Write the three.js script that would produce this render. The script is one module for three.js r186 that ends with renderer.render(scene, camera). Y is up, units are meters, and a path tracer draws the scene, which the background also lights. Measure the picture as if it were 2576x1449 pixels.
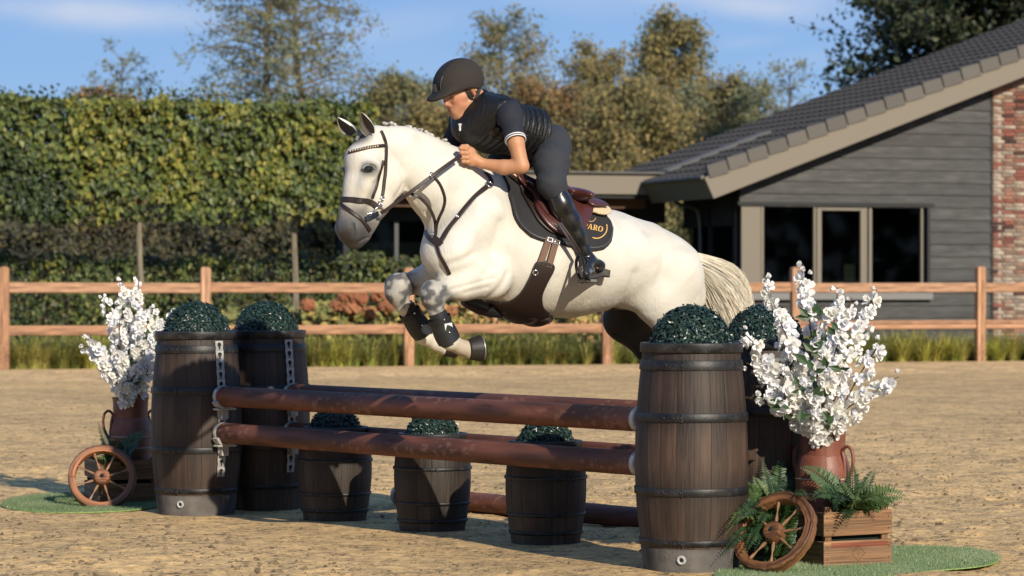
import * as THREE from 'three';
import { mergeGeometries, mergeVertices } from 'three/addons/utils/BufferGeometryUtils.js';
import { RoundedBoxGeometry } from 'three/addons/geometries/RoundedBoxGeometry.js';

// ---------------------------------------------------------------- camera, sky, sun, exposure
const scene = new THREE.Scene();
const CAM_H = 1.19, FOCAL = 7300, HOR = 719, CX = 1288;      // eye height in metres; the lens as measured on a picture 2576 units wide
const camera = new THREE.PerspectiveCamera(2 * Math.atan(724.5 / FOCAL) * 180 / Math.PI, 16 / 9, 0.5, 900);
camera.position.set(0, CAM_H, 0);
camera.rotation.x = -Math.atan((724.5 - HOR) / FOCAL);
camera.focus = 13.2;
camera.userData.fStop = camera.getFocalLength() / 20;         // an aperture of about 20 mm

const SUN = new THREE.Vector3(0.454 * 0.906, 0.423, 0.891 * 0.906).normalize();
const sun = new THREE.DirectionalLight(new THREE.Color().setRGB(1.0, 0.90, 0.74), 5.0);
sun.position.copy(SUN).multiplyScalar(90).add(new THREE.Vector3(0, 0, -30));
sun.target.position.set(0, 0, -30);
sun.castShadow = true;
sun.shadow.mapSize.set(4096, 4096);
Object.assign(sun.shadow.camera, { left: -45, right: 45, top: 45, bottom: -45, near: 1, far: 220 });
scene.add(sun, sun.target);

const renderer = new THREE.WebGLRenderer({ antialias: true });
renderer.toneMapping = THREE.LinearToneMapping;
renderer.toneMappingExposure = 1.10;
renderer.shadowMap.enabled = true;

// ---------------------------------------------------------------- small tools
let seedState = 12345;
const seed = (s) => { seedState = s >>> 0; };
const rnd = () => { seedState = (seedState + 0x6D2B79F5) | 0; let t = Math.imul(seedState ^ (seedState >>> 15), 1 | seedState); t = (t + Math.imul(t ^ (t >>> 7), 61 | t)) ^ t; return ((t ^ (t >>> 14)) >>> 0) / 4294967296; };
const rr = (a, b) => a + (b - a) * rnd();
const gauss = () => (rnd() + rnd() + rnd() + rnd() - 2) * 1.0;
const clamp = (x, a = 0, b = 1) => Math.min(b, Math.max(a, x));
const lerp = (a, b, t) => a + (b - a) * t;
const sstep = (a, b, x) => { const t = clamp((x - a) / (b - a)); return t * t * (3 - 2 * t); };
const V = (x, y, z) => new THREE.Vector3(x, y, z);
const lin = (r, g, b) => new THREE.Color().setRGB(r, g, b);
const hash = (x, y, s) => { let h = (Math.imul(x, 374761393) + Math.imul(y, 668265263) + Math.imul(s, 974711)) | 0; h = Math.imul(h ^ (h >>> 13), 1274126177); return ((h ^ (h >>> 16)) >>> 0) / 4294967296; };
// value noise that repeats every px, py cells
function pn(x, y, px, py, s) {
  const xi = Math.floor(x), yi = Math.floor(y), fx = x - xi, fy = y - yi, u = fx * fx * (3 - 2 * fx), v = fy * fy * (3 - 2 * fy);
  const w = (a, p) => ((a % p) + p) % p;
  const a = hash(w(xi, px), w(yi, py), s), b = hash(w(xi + 1, px), w(yi, py), s), c = hash(w(xi, px), w(yi + 1, py), s), d = hash(w(xi + 1, px), w(yi + 1, py), s);
  return lerp(lerp(a, b, u), lerp(c, d, u), v);
}
function fbm(u, v, fx, fy, oct, s) { let a = 0.5, t = 0, n = 0; for (let i = 0; i < oct; i++) { t += a * pn(u * fx, v * fy, fx, fy, s + i * 17); n += a; a *= 0.5; fx *= 2; fy *= 2; } return t / n; }
const hash3 = (x, y, z) => hash(x + z * 57, y - z * 131, z * 7 + 3);
function noise3(x, y, z) {
  const xi = Math.floor(x), yi = Math.floor(y), zi = Math.floor(z), s = (t) => t * t * (3 - 2 * t), u = s(x - xi), v = s(y - yi), w = s(z - zi);
  const L = (k) => lerp(lerp(hash3(xi, yi, zi + k), hash3(xi + 1, yi, zi + k), u), lerp(hash3(xi, yi + 1, zi + k), hash3(xi + 1, yi + 1, zi + k), u), v);
  return lerp(L(0), L(1), w);
}
function tex(w, h, fn, size = 1, sizeV = size, srgb = true) {       // fn(u, v) -> [r, g, b] 0..1 (display values) or a number; size: metres per repeat
  const d = new Uint8Array(w * h * 4);
  for (let j = 0; j < h; j++) for (let i = 0; i < w; i++) {
    const c = fn(i / w, j / h), k = (j * w + i) * 4;
    if (typeof c === 'number') d[k] = d[k + 1] = d[k + 2] = clamp(c) * 255;
    else { d[k] = clamp(c[0]) * 255; d[k + 1] = clamp(c[1]) * 255; d[k + 2] = clamp(c[2]) * 255; }
    d[k + 3] = 255;
  }
  const t = new THREE.DataTexture(d, w, h, THREE.RGBAFormat);
  t.wrapS = t.wrapT = THREE.RepeatWrapping; t.magFilter = THREE.LinearFilter; t.minFilter = THREE.LinearMipmapLinearFilter; t.generateMipmaps = true;
  t.repeat.set(1 / size, 1 / sizeV);
  if (srgb) t.colorSpace = THREE.SRGBColorSpace;
  t.needsUpdate = true;
  return t;
}
const std = (o) => new THREE.MeshStandardMaterial(o);
const phys = (o) => new THREE.MeshPhysicalMaterial(o);

// a ray through a point of the 2576-wide picture, used to measure where things stand
const ray = (x, y) => V((x - CX) / FOCAL, (HOR - y) / FOCAL, -1);
const at = (x, y, d) => ray(x, y).multiplyScalar(d).add(V(0, CAM_H, 0));
const ground = (x, y) => at(x, y, CAM_H * FOCAL / (y - HOR));

const used = {};
function numbered(name) { const n = used[name] = (used[name] ?? -1) + 1; return n ? `${name}_${String(n).padStart(3, '0')}` : name; }
function tag(o, label, category, group, kind) {
  if (label) o.userData.label = label;
  if (category) o.userData.category = category;
  if (group) o.userData.group = group;
  if (kind) o.userData.kind = kind;
  return o;
}
function thing(name, label, category, group) { const o = new THREE.Group(); o.name = numbered(name); scene.add(o); return tag(o, label, category, group); }
function part(name, geo, mat, parent = scene) {
  const m = new THREE.Mesh(Array.isArray(geo) ? merge(geo) : geo, mat);
  m.name = parent === scene ? numbered(name) : name; m.castShadow = m.receiveShadow = true; parent.add(m); return m;
}
function structure(name, geo, mat) { const m = part(name, geo, mat); m.userData.kind = 'structure'; return m; }
function merge(list) {
  const anyColor = list.some((g) => g.attributes.color), anyPlain = list.some((g) => !g.index);
  const out = list.map((g) => {
    g = anyPlain && g.index ? g.toNonIndexed() : g.clone();
    for (const k of Object.keys(g.attributes)) if (!['position', 'normal', 'uv', 'color'].includes(k)) g.deleteAttribute(k);
    if (!g.attributes.normal) g.computeVertexNormals();
    if (!g.attributes.uv) g.setAttribute('uv', new THREE.BufferAttribute(new Float32Array(g.attributes.position.count * 2), 2));
    if (anyColor && !g.attributes.color) g.setAttribute('color', new THREE.BufferAttribute(new Float32Array(g.attributes.position.count * 3).fill(1), 3));
    g.morphAttributes = {}; g.groups = [];
    return g;
  });
  return mergeGeometries(out);
}
// uv in metres from the dominant side of the normal; long: which axis the grain follows
function uvBox(g, long = 'x', ou = 0, ov = 0) {
  const p = g.attributes.position, n = g.attributes.normal, uv = new Float32Array(p.count * 2), L = 'xyz'.indexOf(long), a = (L + 1) % 3, b = (L + 2) % 3;
  for (let i = 0; i < p.count; i++) {
    const q = [p.getX(i), p.getY(i), p.getZ(i)], m = [Math.abs(n.getX(i)), Math.abs(n.getY(i)), Math.abs(n.getZ(i))];
    let u = q[L], v;
    if (m[L] > m[a] && m[L] > m[b]) { u = q[a]; v = q[b]; } else v = m[a] > m[b] ? q[b] : q[a] + 0.37;
    uv[i * 2] = u + ou; uv[i * 2 + 1] = v + ov;
  }
  g.setAttribute('uv', new THREE.BufferAttribute(uv, 2));
  return g;
}
function box(w, h, d, x = 0, y = 0, z = 0, bevel = 0, long) {
  const g = bevel ? new RoundedBoxGeometry(w, h, d, 1, bevel) : new THREE.BoxGeometry(w, h, d);
  long ??= w >= h && w >= d ? 'x' : h >= d ? 'y' : 'z';
  uvBox(g, long, x * 1.7 + y * 3.1 + z, y * 0.9 + z * 2.3);
  return g.translate(x, y, z);
}
function basis(g, o, ex, ey, ez) { return g.applyMatrix4(new THREE.Matrix4().makeBasis(ex, ey, ez).setPosition(o)); }
function colored(g, fn) {
  const p = g.attributes.position, n = g.attributes.normal, c = new Float32Array(p.count * 3), P = V(), N = V();
  for (let i = 0; i < p.count; i++) { P.fromBufferAttribute(p, i); N.fromBufferAttribute(n, i); const q = fn(P, N, i); c[i * 3] = q[0]; c[i * 3 + 1] = q[1]; c[i * 3 + 2] = q[2]; }
  g.setAttribute('color', new THREE.BufferAttribute(c, 3));
  return g;
}
// a tube of changing radius along points; rad(t) in metres
function tube(pts, rad, sides = 8, segs = 0, closedCurve = false, caps = true) {
  const curve = new THREE.CatmullRomCurve3(pts, closedCurve, 'centripetal');
  segs ||= Math.max(4, pts.length * 4);
  const fr = curve.computeFrenetFrames(segs, closedCurve), pos = [], nor = [], uv = [], idx = [], len = curve.getLength();
  const f = typeof rad === 'number' ? () => rad : rad;
  for (let i = 0; i <= segs; i++) {
    const t = i / segs, c = curve.getPointAt(t), r = f(t), N = fr.normals[i], B = fr.binormals[i];
    for (let j = 0; j <= sides; j++) {
      const a = j / sides * Math.PI * 2, ca = Math.cos(a), sa = Math.sin(a);
      const n = V(N.x * ca + B.x * sa, N.y * ca + B.y * sa, N.z * ca + B.z * sa);
      pos.push(c.x + n.x * r, c.y + n.y * r, c.z + n.z * r); nor.push(n.x, n.y, n.z); uv.push(t * len, j / sides * Math.PI * 2 * f(0));
      if (i < segs && j < sides) { const a0 = i * (sides + 1) + j, b0 = a0 + sides + 1; idx.push(a0, a0 + 1, b0, a0 + 1, b0 + 1, b0); }
    }
  }
  if (caps && !closedCurve) for (const [i, s] of [[0, -1], [segs, 1]]) {
    const c = curve.getPointAt(i / segs), T = fr.tangents[i], k = pos.length / 3;
    pos.push(c.x, c.y, c.z); nor.push(T.x * s, T.y * s, T.z * s); uv.push(0, 0);
    for (let j = 0; j <= sides; j++) { const q = (i * (sides + 1) + j) * 3; pos.push(pos[q], pos[q + 1], pos[q + 2]); nor.push(T.x * s, T.y * s, T.z * s); uv.push(0.01, 0.01); if (j < sides) s > 0 ? idx.push(k, k + 1 + j, k + 2 + j) : idx.push(k, k + 2 + j, k + 1 + j); }
  }
  const g = new THREE.BufferGeometry();
  g.setAttribute('position', new THREE.Float32BufferAttribute(pos, 3)); g.setAttribute('normal', new THREE.Float32BufferAttribute(nor, 3)); g.setAttribute('uv', new THREE.Float32BufferAttribute(uv, 2)); g.setIndex(idx);
  return g;
}
// a flat strap: a thin rounded band along points, lying against a surface whose outward normal is given per point
function strap(pts, normals, width, thick = 0.006, segs = 0, closedCurve = false) {
  const curve = new THREE.CatmullRomCurve3(pts, closedCurve, 'centripetal');
  segs ||= Math.max(6, pts.length * 5);
  const nAt = (t) => { const k = t * (closedCurve ? normals.length : normals.length - 1), i = Math.floor(k), a = normals[i % normals.length], b = normals[(i + 1) % normals.length] ?? a; return a.clone().lerp(i + 1 >= normals.length && !closedCurve ? a : b, k - i).normalize(); };
  const ring = [[-1, -1], [1, -1], [1, 0.5], [0.75, 1], [-0.75, 1], [-1, 0.5]];
  const pos = [], uv = [], idx = [], R = ring.length, wAt = typeof width === 'number' ? () => width : width;
  for (let i = 0; i <= segs; i++) {
    const t = i / segs, c = curve.getPoint(t), T = curve.getTangent(t), N = nAt(t), B = V().crossVectors(T, N).normalize(); N.crossVectors(B, T).normalize();
    ring.forEach(([a, b], j) => { const p = c.clone().addScaledVector(B, a * wAt(t) / 2).addScaledVector(N, b * thick / 2); pos.push(p.x, p.y, p.z); uv.push(t * curve.getLength(), a * wAt(t) / 2); if (i < segs) { const A = i * R + j, C = i * R + (j + 1) % R; idx.push(A, C, A + R, C, C + R, A + R); } });
  }
  if (!closedCurve) for (const [i, s] of [[0, 1], [segs, -1]]) for (let j = 1; j < R - 1; j++) { const o = i * R; s > 0 ? idx.push(o, o + j + 1, o + j) : idx.push(o, o + j, o + j + 1); }
  let g = new THREE.BufferGeometry();
  g.setAttribute('position', new THREE.Float32BufferAttribute(pos, 3)); g.setAttribute('uv', new THREE.Float32BufferAttribute(uv, 2)); g.setIndex(idx);
  g = g.toNonIndexed(); g.computeVertexNormals();
  return g;
}
// InstancedMesh from [{p, q, s, c}]
function copies(name, geo, mat, list, parent, kind = 'stuff') {
  const m = new THREE.InstancedMesh(geo, mat, list.length), M = new THREE.Matrix4(), one = V(1, 1, 1);
  list.forEach((o, i) => { M.compose(o.p, o.q, typeof o.s === 'number' ? one.clone().multiplyScalar(o.s) : o.s); m.setMatrixAt(i, M); if (o.c) m.setColorAt(i, o.c); });
  m.name = parent === scene ? numbered(name) : name; m.castShadow = m.receiveShadow = true; if (kind) m.userData.kind = kind; parent.add(m);
  return m;
}
const quatTo = (from, to) => new THREE.Quaternion().setFromUnitVectors(from, to);
const randQ = () => new THREE.Quaternion().setFromEuler(new THREE.Euler(rr(0, 6.28), rr(0, 6.28), rr(0, 6.28)));

// implicit surfaces: sparse surface nets over a field f(x, y, z) < 0 inside
function netMesh(f, lo, hi, cell, color) {
  const n = [0, 1, 2].map((i) => Math.ceil((hi[i] - lo[i]) / cell / 8) * 8 + 1), [nx, ny, nz] = n, F = new Float32Array(nx * ny * nz).fill(1), done = new Uint8Array(nx * ny * nz);
  const B = 8, half = B * cell / 2, reach = B * cell * 1.5;
  for (let k = 0; k < nz - 1; k += B) for (let j = 0; j < ny - 1; j += B) for (let i = 0; i < nx - 1; i += B) {
    const c = f(lo[0] + i * cell + half, lo[1] + j * cell + half, lo[2] + k * cell + half), near = Math.abs(c) < reach;
    for (let kk = k; kk <= k + B; kk++) for (let jj = j; jj <= j + B; jj++) for (let ii = i; ii <= i + B; ii++) {
      const q = ii + nx * (jj + ny * kk);
      if (near) { if (!done[q]) { F[q] = f(lo[0] + ii * cell, lo[1] + jj * cell, lo[2] + kk * cell); done[q] = 1; } } else if (!done[q]) F[q] = c;
    }
  }
  const id = new Int32Array(nx * ny * nz).fill(-1), pos = [], idx = [], sx = 1, sy = nx, sz = nx * ny;
  const corner = [0, sx, sy, sx + sy, sz, sx + sz, sy + sz, sx + sy + sz], edges = [[0, 1], [2, 3], [4, 5], [6, 7], [0, 2], [1, 3], [4, 6], [5, 7], [0, 4], [1, 5], [2, 6], [3, 7]];
  for (let k = 0; k < nz - 1; k++) for (let j = 0; j < ny - 1; j++) for (let i = 0; i < nx - 1; i++) {
    const q = i + nx * (j + ny * k); let m = 0;
    for (let c = 0; c < 8; c++) if (F[q + corner[c]] < 0) m |= 1 << c;
    if (m === 0 || m === 255) continue;
    let x = 0, y = 0, z = 0, e = 0;
    for (const [a, b] of edges) { const A = (m >> a) & 1, C = (m >> b) & 1; if (A === C) continue; const fa = F[q + corner[a]], fb = F[q + corner[b]], t = fa / (fa - fb); x += (a & 1) + ((b & 1) - (a & 1)) * t; y += ((a >> 1) & 1) + (((b >> 1) & 1) - ((a >> 1) & 1)) * t; z += (a >> 2) + ((b >> 2) - (a >> 2)) * t; e++; }
    id[q] = pos.length / 3; pos.push(lo[0] + (i + x / e) * cell, lo[1] + (j + y / e) * cell, lo[2] + (k + z / e) * cell);
  }
  for (let k = 1; k < nz - 1; k++) for (let j = 1; j < ny - 1; j++) for (let i = 1; i < nx - 1; i++) {
    const q = i + nx * (j + ny * k), s = F[q] < 0;
    for (const [d, u, v] of [[sx, sy, sz], [sy, sz, sx], [sz, sx, sy]]) {
      if ((F[q + d] < 0) === s) continue;
      const a = id[q], b = id[q - u], c = id[q - u - v], e = id[q - v];
      if (a < 0 || b < 0 || c < 0 || e < 0) continue;
      s ? idx.push(a, b, c, a, c, e) : idx.push(a, c, b, a, e, c);
    }
  }
  const N = new Float32Array(pos.length), h = cell * 0.6, col = color && new Float32Array(pos.length), uv = new Float32Array(pos.length / 3 * 2);
  for (let i = 0; i < pos.length; i += 3) {
    let x = pos[i], y = pos[i + 1], z = pos[i + 2];
    const g = () => [f(x + h, y, z) - f(x - h, y, z), f(x, y + h, z) - f(x, y - h, z), f(x, y, z + h) - f(x, y, z - h)];
    let [a, b, c] = g(); let l = Math.hypot(a, b, c) || 1;
    const d = f(x, y, z) / (l / (2 * h)), mv = clamp(d, -cell * 0.6, cell * 0.6);
    pos[i] = x -= a / l * mv; pos[i + 1] = y -= b / l * mv; pos[i + 2] = z -= c / l * mv;
    [a, b, c] = g(); l = Math.hypot(a, b, c) || 1;
    N[i] = a / l; N[i + 1] = b / l; N[i + 2] = c / l;
    uv[i / 3 * 2] = x + z * 0.5; uv[i / 3 * 2 + 1] = y + z * 0.3;
    if (color) { const q = color(x, y, z, N[i], N[i + 1], N[i + 2]); col[i] = q[0]; col[i + 1] = q[1]; col[i + 2] = q[2]; }
  }
  const g = new THREE.BufferGeometry();
  g.setAttribute('position', new THREE.Float32BufferAttribute(pos, 3)); g.setAttribute('normal', new THREE.BufferAttribute(N, 3)); g.setAttribute('uv', new THREE.BufferAttribute(uv, 2));
  if (color) g.setAttribute('color', new THREE.BufferAttribute(col, 3));
  g.setIndex(idx);
  return g;
}
const smin = (a, b, k) => { const h = Math.max(k - Math.abs(a - b), 0) / k; return Math.min(a, b) - h * h * k * 0.25; };
const smax = (a, b, k) => -smin(-a, -b, k);
// a tapered limb between two joints; s flattens it across z
function bone(a, b, ra, rb, s = 1) {
  const bx = b[0] - a[0], by = b[1] - a[1], bz = (b[2] - a[2]) / s, az = a[2] / s, L = bx * bx + by * by + bz * bz || 1e-9;
  return (x, y, z) => { const px = x - a[0], py = y - a[1], pz = z / s - az, t = clamp((px * bx + py * by + pz * bz) / L), qx = px - bx * t, qy = py - by * t, qz = pz - bz * t; return Math.sqrt(qx * qx + qy * qy + qz * qz) - (ra + (rb - ra) * t); };
}
const chain = (list, s = 1) => list.slice(1).map((b, i) => bone(list[i], b, list[i][3], b[3], b[4] ?? s));
function blend(prims, k) { return (x, y, z) => { let d = prims[0](x, y, z); for (let i = 1; i < prims.length; i++) d = smin(d, prims[i](x, y, z), k); return d; }; }

// ---------------------------------------------------------------- sky
{
  const W = 4096, H = 2048, d = new Float32Array(W * H * 4);
  // colour against elevation in degrees, linear
  const K = [[-90, .20, .18, .13], [-3, .20, .18, .13], [-0.6, .42, .50, .60], [0, .50, .62, .76], [2, .40, .555, .77], [4, .300, .480, .775], [6, .245, .425, .760], [12, .18, .345, .66], [30, .115, .245, .52], [90, .07, .165, .40]];
  const tone = (e) => { let i = 0; while (i < K.length - 2 && e > K[i + 1][0]) i++; const t = clamp((e - K[i][0]) / (K[i + 1][0] - K[i][0])); return [1, 2, 3].map((c) => [0, 0.90, 0.95, 0.96][c] * lerp(K[i][c], K[i + 1][c], t)); };
  // thin streaks of high cloud: [x, y, half length, half width, tilt, strength] measured on the 2576-wide picture
  const streaks = [[230, 28, 330, 34, 0.06, 0.62], [470, 52, 200, 26, 0.16, 0.4], [1900, 14, 190, 34, 0.10, 0.6], [1780, -30, 420, 45, 0.05, 0.5], [980, 70, 260, 50, -0.25, 0.20], [1880, 105, 90, 16, -0.1, 0.2], [2020, 150, 130, 26, -0.15, 0.16], [1400, -20, 300, 50, 0.1, 0.25]];
  for (let j = 0; j < H; j++) {
    const el = ((j + 0.5) / H - 0.5) * 180, base = tone(el);
    for (let i = 0; i < W; i++) {
      const az = ((i + 0.5) / W - 0.5) * 360, k = (j * W + i) * 4;
      let c = 0;
      if (el > 0) {
        const n = fbm(i / W, j / H, 40, 90, 5, 5), m = fbm(i / W, j / H, 9, 24, 3, 60);
        c = clamp((n * 0.6 + m * 0.5 - 0.56) * 2.2) * 0.35 * sstep(0, 3, el);
        const px = (az + 90) * Math.PI / 180;                       // the camera looks towards -z, azimuth -90
        if (Math.abs(px) < 0.5 && el < 12) {
          const X = CX + Math.tan(px) * FOCAL, Y = HOR - Math.tan(el * Math.PI / 180) / Math.cos(px) * FOCAL;
          for (const [sx, sy, a, b, tilt, s] of streaks) {
            const dx = X - sx, dy = Y - sy - dx * tilt, w = fbm(X / 2600 + 1, Y / 600 + 1, 14, 9, 4, 90);
            const q = Math.exp(-(dx * dx) / (a * a) - (dy * dy) / (b * b * (0.6 + w)));
            c = Math.max(c, s * q * (0.55 + 0.9 * w));
          }
        }
      }
      d[k] = lerp(base[0], .62, c); d[k + 1] = lerp(base[1], .66, c); d[k + 2] = lerp(base[2], .76, c); d[k + 3] = 1;
    }
  }
  const t = new THREE.DataTexture(d, W, H, THREE.RGBAFormat, THREE.FloatType);
  t.mapping = THREE.EquirectangularReflectionMapping; t.magFilter = THREE.LinearFilter; t.minFilter = THREE.LinearFilter; t.needsUpdate = true;
  scene.background = t; scene.environment = t;
}

// ---------------------------------------------------------------- textures shared by many things
const T = {};
T.grain = tex(512, 512, (u, v) => { const a = fbm(u, v, 4, 60, 4, 3), b = fbm(u, v, 2, 12, 3, 40), k = fbm(u, v, 5, 9, 2, 77); return 0.52 + 0.5 * (a - 0.5) + 0.5 * (b - 0.5) + 0.15 * (k - 0.5) + 0.25; }, 0.8, 0.4);
T.grainBump = tex(512, 512, (u, v) => fbm(u, v, 4, 80, 4, 3), 0.8, 0.4, false);
T.fine = tex(512, 512, (u, v) => fbm(u, v, 32, 32, 4, 9), 0.25, 0.25, false);
T.fur = tex(512, 512, (u, v) => 0.55 * fbm(u, v, 90, 14, 3, 51) + 0.45 * fbm(u, v, 24, 18, 3, 52), 0.3, 0.3, false);
T.mottle = tex(512, 512, (u, v) => 0.62 + 0.55 * (fbm(u, v, 6, 6, 5, 21) - 0.35), 0.6, 0.6);
// ---------------------------------------------------------------- ground
const FA = V(-6.88, 0, -39.3), FB = V(7.03, 0, -43.6);           // the paddock fence runs from FA to FB
const fenceZ = (x) => FA.z + (x - FA.x) / (FB.x - FA.x) * (FB.z - FA.z);
T.sand = tex(2048, 2048, (u, v) => {
  const a = fbm(u, v, 90, 90, 4, 1), b = fbm(u, v, 8, 8, 4, 2), c = fbm(u, v, 220, 150, 2, 6), e = fbm(u, v, 40, 40, 3, 14);
  let l = 0.74 + (a - 0.5) * 0.26 + (b - 0.5) * 0.16 + (c - 0.5) * 0.20 - 0.30 * sstep(0.80, 0.88, pn(u * 520, v * 520, 520, 520, 37)) * sstep(0.40, 0.55, e);
  const crumb = sstep(0.66, 0.74, pn(u * 260, v * 260, 260, 260, 31)) * sstep(0.46, 0.60, e) * 0.24 + sstep(0.60, 0.70, c) * sstep(0.5, 0.62, e) * 0.12;
  l -= crumb;
  return [l * 1.0, l * 0.835, l * 0.58];
}, 4.3);
T.sandBump = tex(2048, 2048, (u, v) => { const e = fbm(u, v, 40, 40, 3, 14); return 0.4 * fbm(u, v, 90, 90, 4, 1) + 0.5 * fbm(u, v, 220, 150, 2, 6) + 0.18 * e + 0.35 * sstep(0.66, 0.74, pn(u * 260, v * 260, 260, 260, 31)) * sstep(0.46, 0.6, e) - 0.3; }, 4.3, 4.3, false);
const M = {};
M.sand = std({ map: T.sand, bumpMap: T.sandBump, bumpScale: 0.008, roughness: 1, color: lin(1.22, 1.17, 1.08), vertexColors: true });
const sandH = (x, z) => {
  const r = noise3(x * 1.3, z * 1.3, 1) - 0.5, s = noise3(x * 5, z * 5, 7) - 0.5, t = noise3(x * 13, z * 13, 9) - 0.5;
  const calm = sstep(0.5, 1.2, Math.abs((x + .49) * .785 - (z + 13.85) * .619 + .35));   // raked smooth in front of the fence
  let print = 0;                                                   // hoof prints, one to a cell here and there
  const ci = Math.floor(x / 0.42), cj = Math.floor(z / 0.42);
  for (let i = ci - 1; i <= ci + 1; i++) for (let j = cj - 1; j <= cj + 1; j++) {
    if (hash(i, j, 71) > 0.42) continue;
    const d = Math.hypot(x - (i + 0.2 + 0.6 * hash(i, j, 72)) * 0.42, (z - (j + 0.2 + 0.6 * hash(i, j, 73)) * 0.42) * 1.15) / (0.055 + 0.03 * hash(i, j, 74));
    if (d < 2) print += d < 1 ? -0.016 * (1 - d * d) : 0.005 * Math.exp(-Math.pow((d - 1.25) / 0.25, 2));
  }
  return r * 0.014 + (s * 0.022 + t * 0.010) * lerp(0.25, 1, calm) + print * lerp(0.2, 1, calm) - 0.004;
};
{
  const xs = [], zs = [];
  for (let x = -70; x < -4.5; x += x < -12 ? 6 : 0.35) xs.push(x);
  for (let x = -4.5; x < 4.5; x += 0.028) xs.push(x);
  for (let x = 4.5; x <= 70; x += x > 12 ? 6 : 0.35) xs.push(x);
  for (let z = 30; z > -11; z -= 1.5) zs.push(z);
  for (let z = -11; z > -17; z -= 0.03) zs.push(z);
  for (let z = -17; z > -26; z -= 0.05) zs.push(z);
  for (let z = -26; z > -60; z -= 0.5) zs.push(z);
  const pos = [], uv = [], col = [], idx = [], W = xs.length;
  zs.forEach((z, j) => xs.forEach((x, i) => {
    const edge = fenceZ(clamp(x, -30, 30)), zz = Math.max(z, edge + 0.12);
    const near = sstep(24, 17, -zz), k = zz - edge;
    pos.push(x, (Math.abs(x) < 4.6 && zz < -11 && zz > -26 ? sandH(x, zz) * (0.35 + 0.65 * near) : 0) + 0.06 * sstep(3.6, 1.6, k), zz); uv.push(x, zz);
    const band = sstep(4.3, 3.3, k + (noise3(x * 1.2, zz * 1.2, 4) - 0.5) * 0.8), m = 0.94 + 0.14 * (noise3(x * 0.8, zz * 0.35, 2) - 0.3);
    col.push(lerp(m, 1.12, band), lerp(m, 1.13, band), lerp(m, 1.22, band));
    if (i + 1 < W && j + 1 < zs.length && z > edge + 0.12) { const a = j * W + i; idx.push(a, a + 1, a + W, a + 1, a + W + 1, a + W); }
  }));
  const g = new THREE.BufferGeometry();
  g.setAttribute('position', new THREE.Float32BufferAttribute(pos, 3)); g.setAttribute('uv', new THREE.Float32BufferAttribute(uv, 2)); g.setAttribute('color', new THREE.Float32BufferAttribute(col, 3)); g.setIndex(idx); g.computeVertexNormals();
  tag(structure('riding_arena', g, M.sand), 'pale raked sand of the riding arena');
}
{
  seed(77);
  const t = tex(512, 512, (u, v) => { const a = fbm(u, v, 30, 30, 4, 41), b = fbm(u, v, 6, 6, 3, 42); return [0.26 + a * 0.2 + b * 0.08, 0.25 + a * 0.2 + b * 0.12, 0.13 + a * 0.1]; }, 3);
  const g = new THREE.PlaneGeometry(1600, 1600).rotateX(-Math.PI / 2).translate(0, -0.045, -300); uvBox(g, 'x');
  tag(structure('ground', g, std({ map: t, bumpMap: T.fine, bumpScale: 0.02, roughness: 1 })), 'dark soil and grass beyond the fence');
  // crumbs of darker sand thrown up by hooves
  const clod = new THREE.IcosahedronGeometry(1, 1); const p = clod.attributes.position;
  for (let i = 0; i < p.count; i++) { const f = 0.7 + 0.6 * noise3(p.getX(i) * 1.7 + 5, p.getY(i) * 1.7, p.getZ(i) * 1.7); p.setXYZ(i, p.getX(i) * f, p.getY(i) * f * 0.75, p.getZ(i) * f); }
  clod.computeVertexNormals(); uvBox(clod);
  const list = [];
  for (let i = 0; i < 9000; i++) {
    const z = -11.6 - Math.pow(rnd(), 1.5) * 18, half = -z * 0.185, x = rr(-half, half);
    const perp = (x + .49) * .785 - (z + 13.85) * .619;             // across the poles; the raked strip stays almost clean
    const k = noise3(x * 2.2, z * 2.2, 33);
    if (perp > -0.75 && perp < 1.3 ? rnd() > 0.12 : k < 0.42 && rnd() > 0.25) continue;
    const s = 0.003 + 0.010 * Math.pow(rnd(), 4);
    list.push({ p: V(x, sandH(x, z) + s * 0.3, z), q: randQ(), s, c: lin(.36, .265, .15).multiplyScalar(rr(0.5, 1.2)) });
  }
  tag(copies('sand_crumbs', clod, std({ roughness: 1, bumpMap: T.fine, bumpScale: 0.004 }), list, scene), 'small crumbs of sand strewn over the arena', 'sand', null, 'stuff');
}

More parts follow.
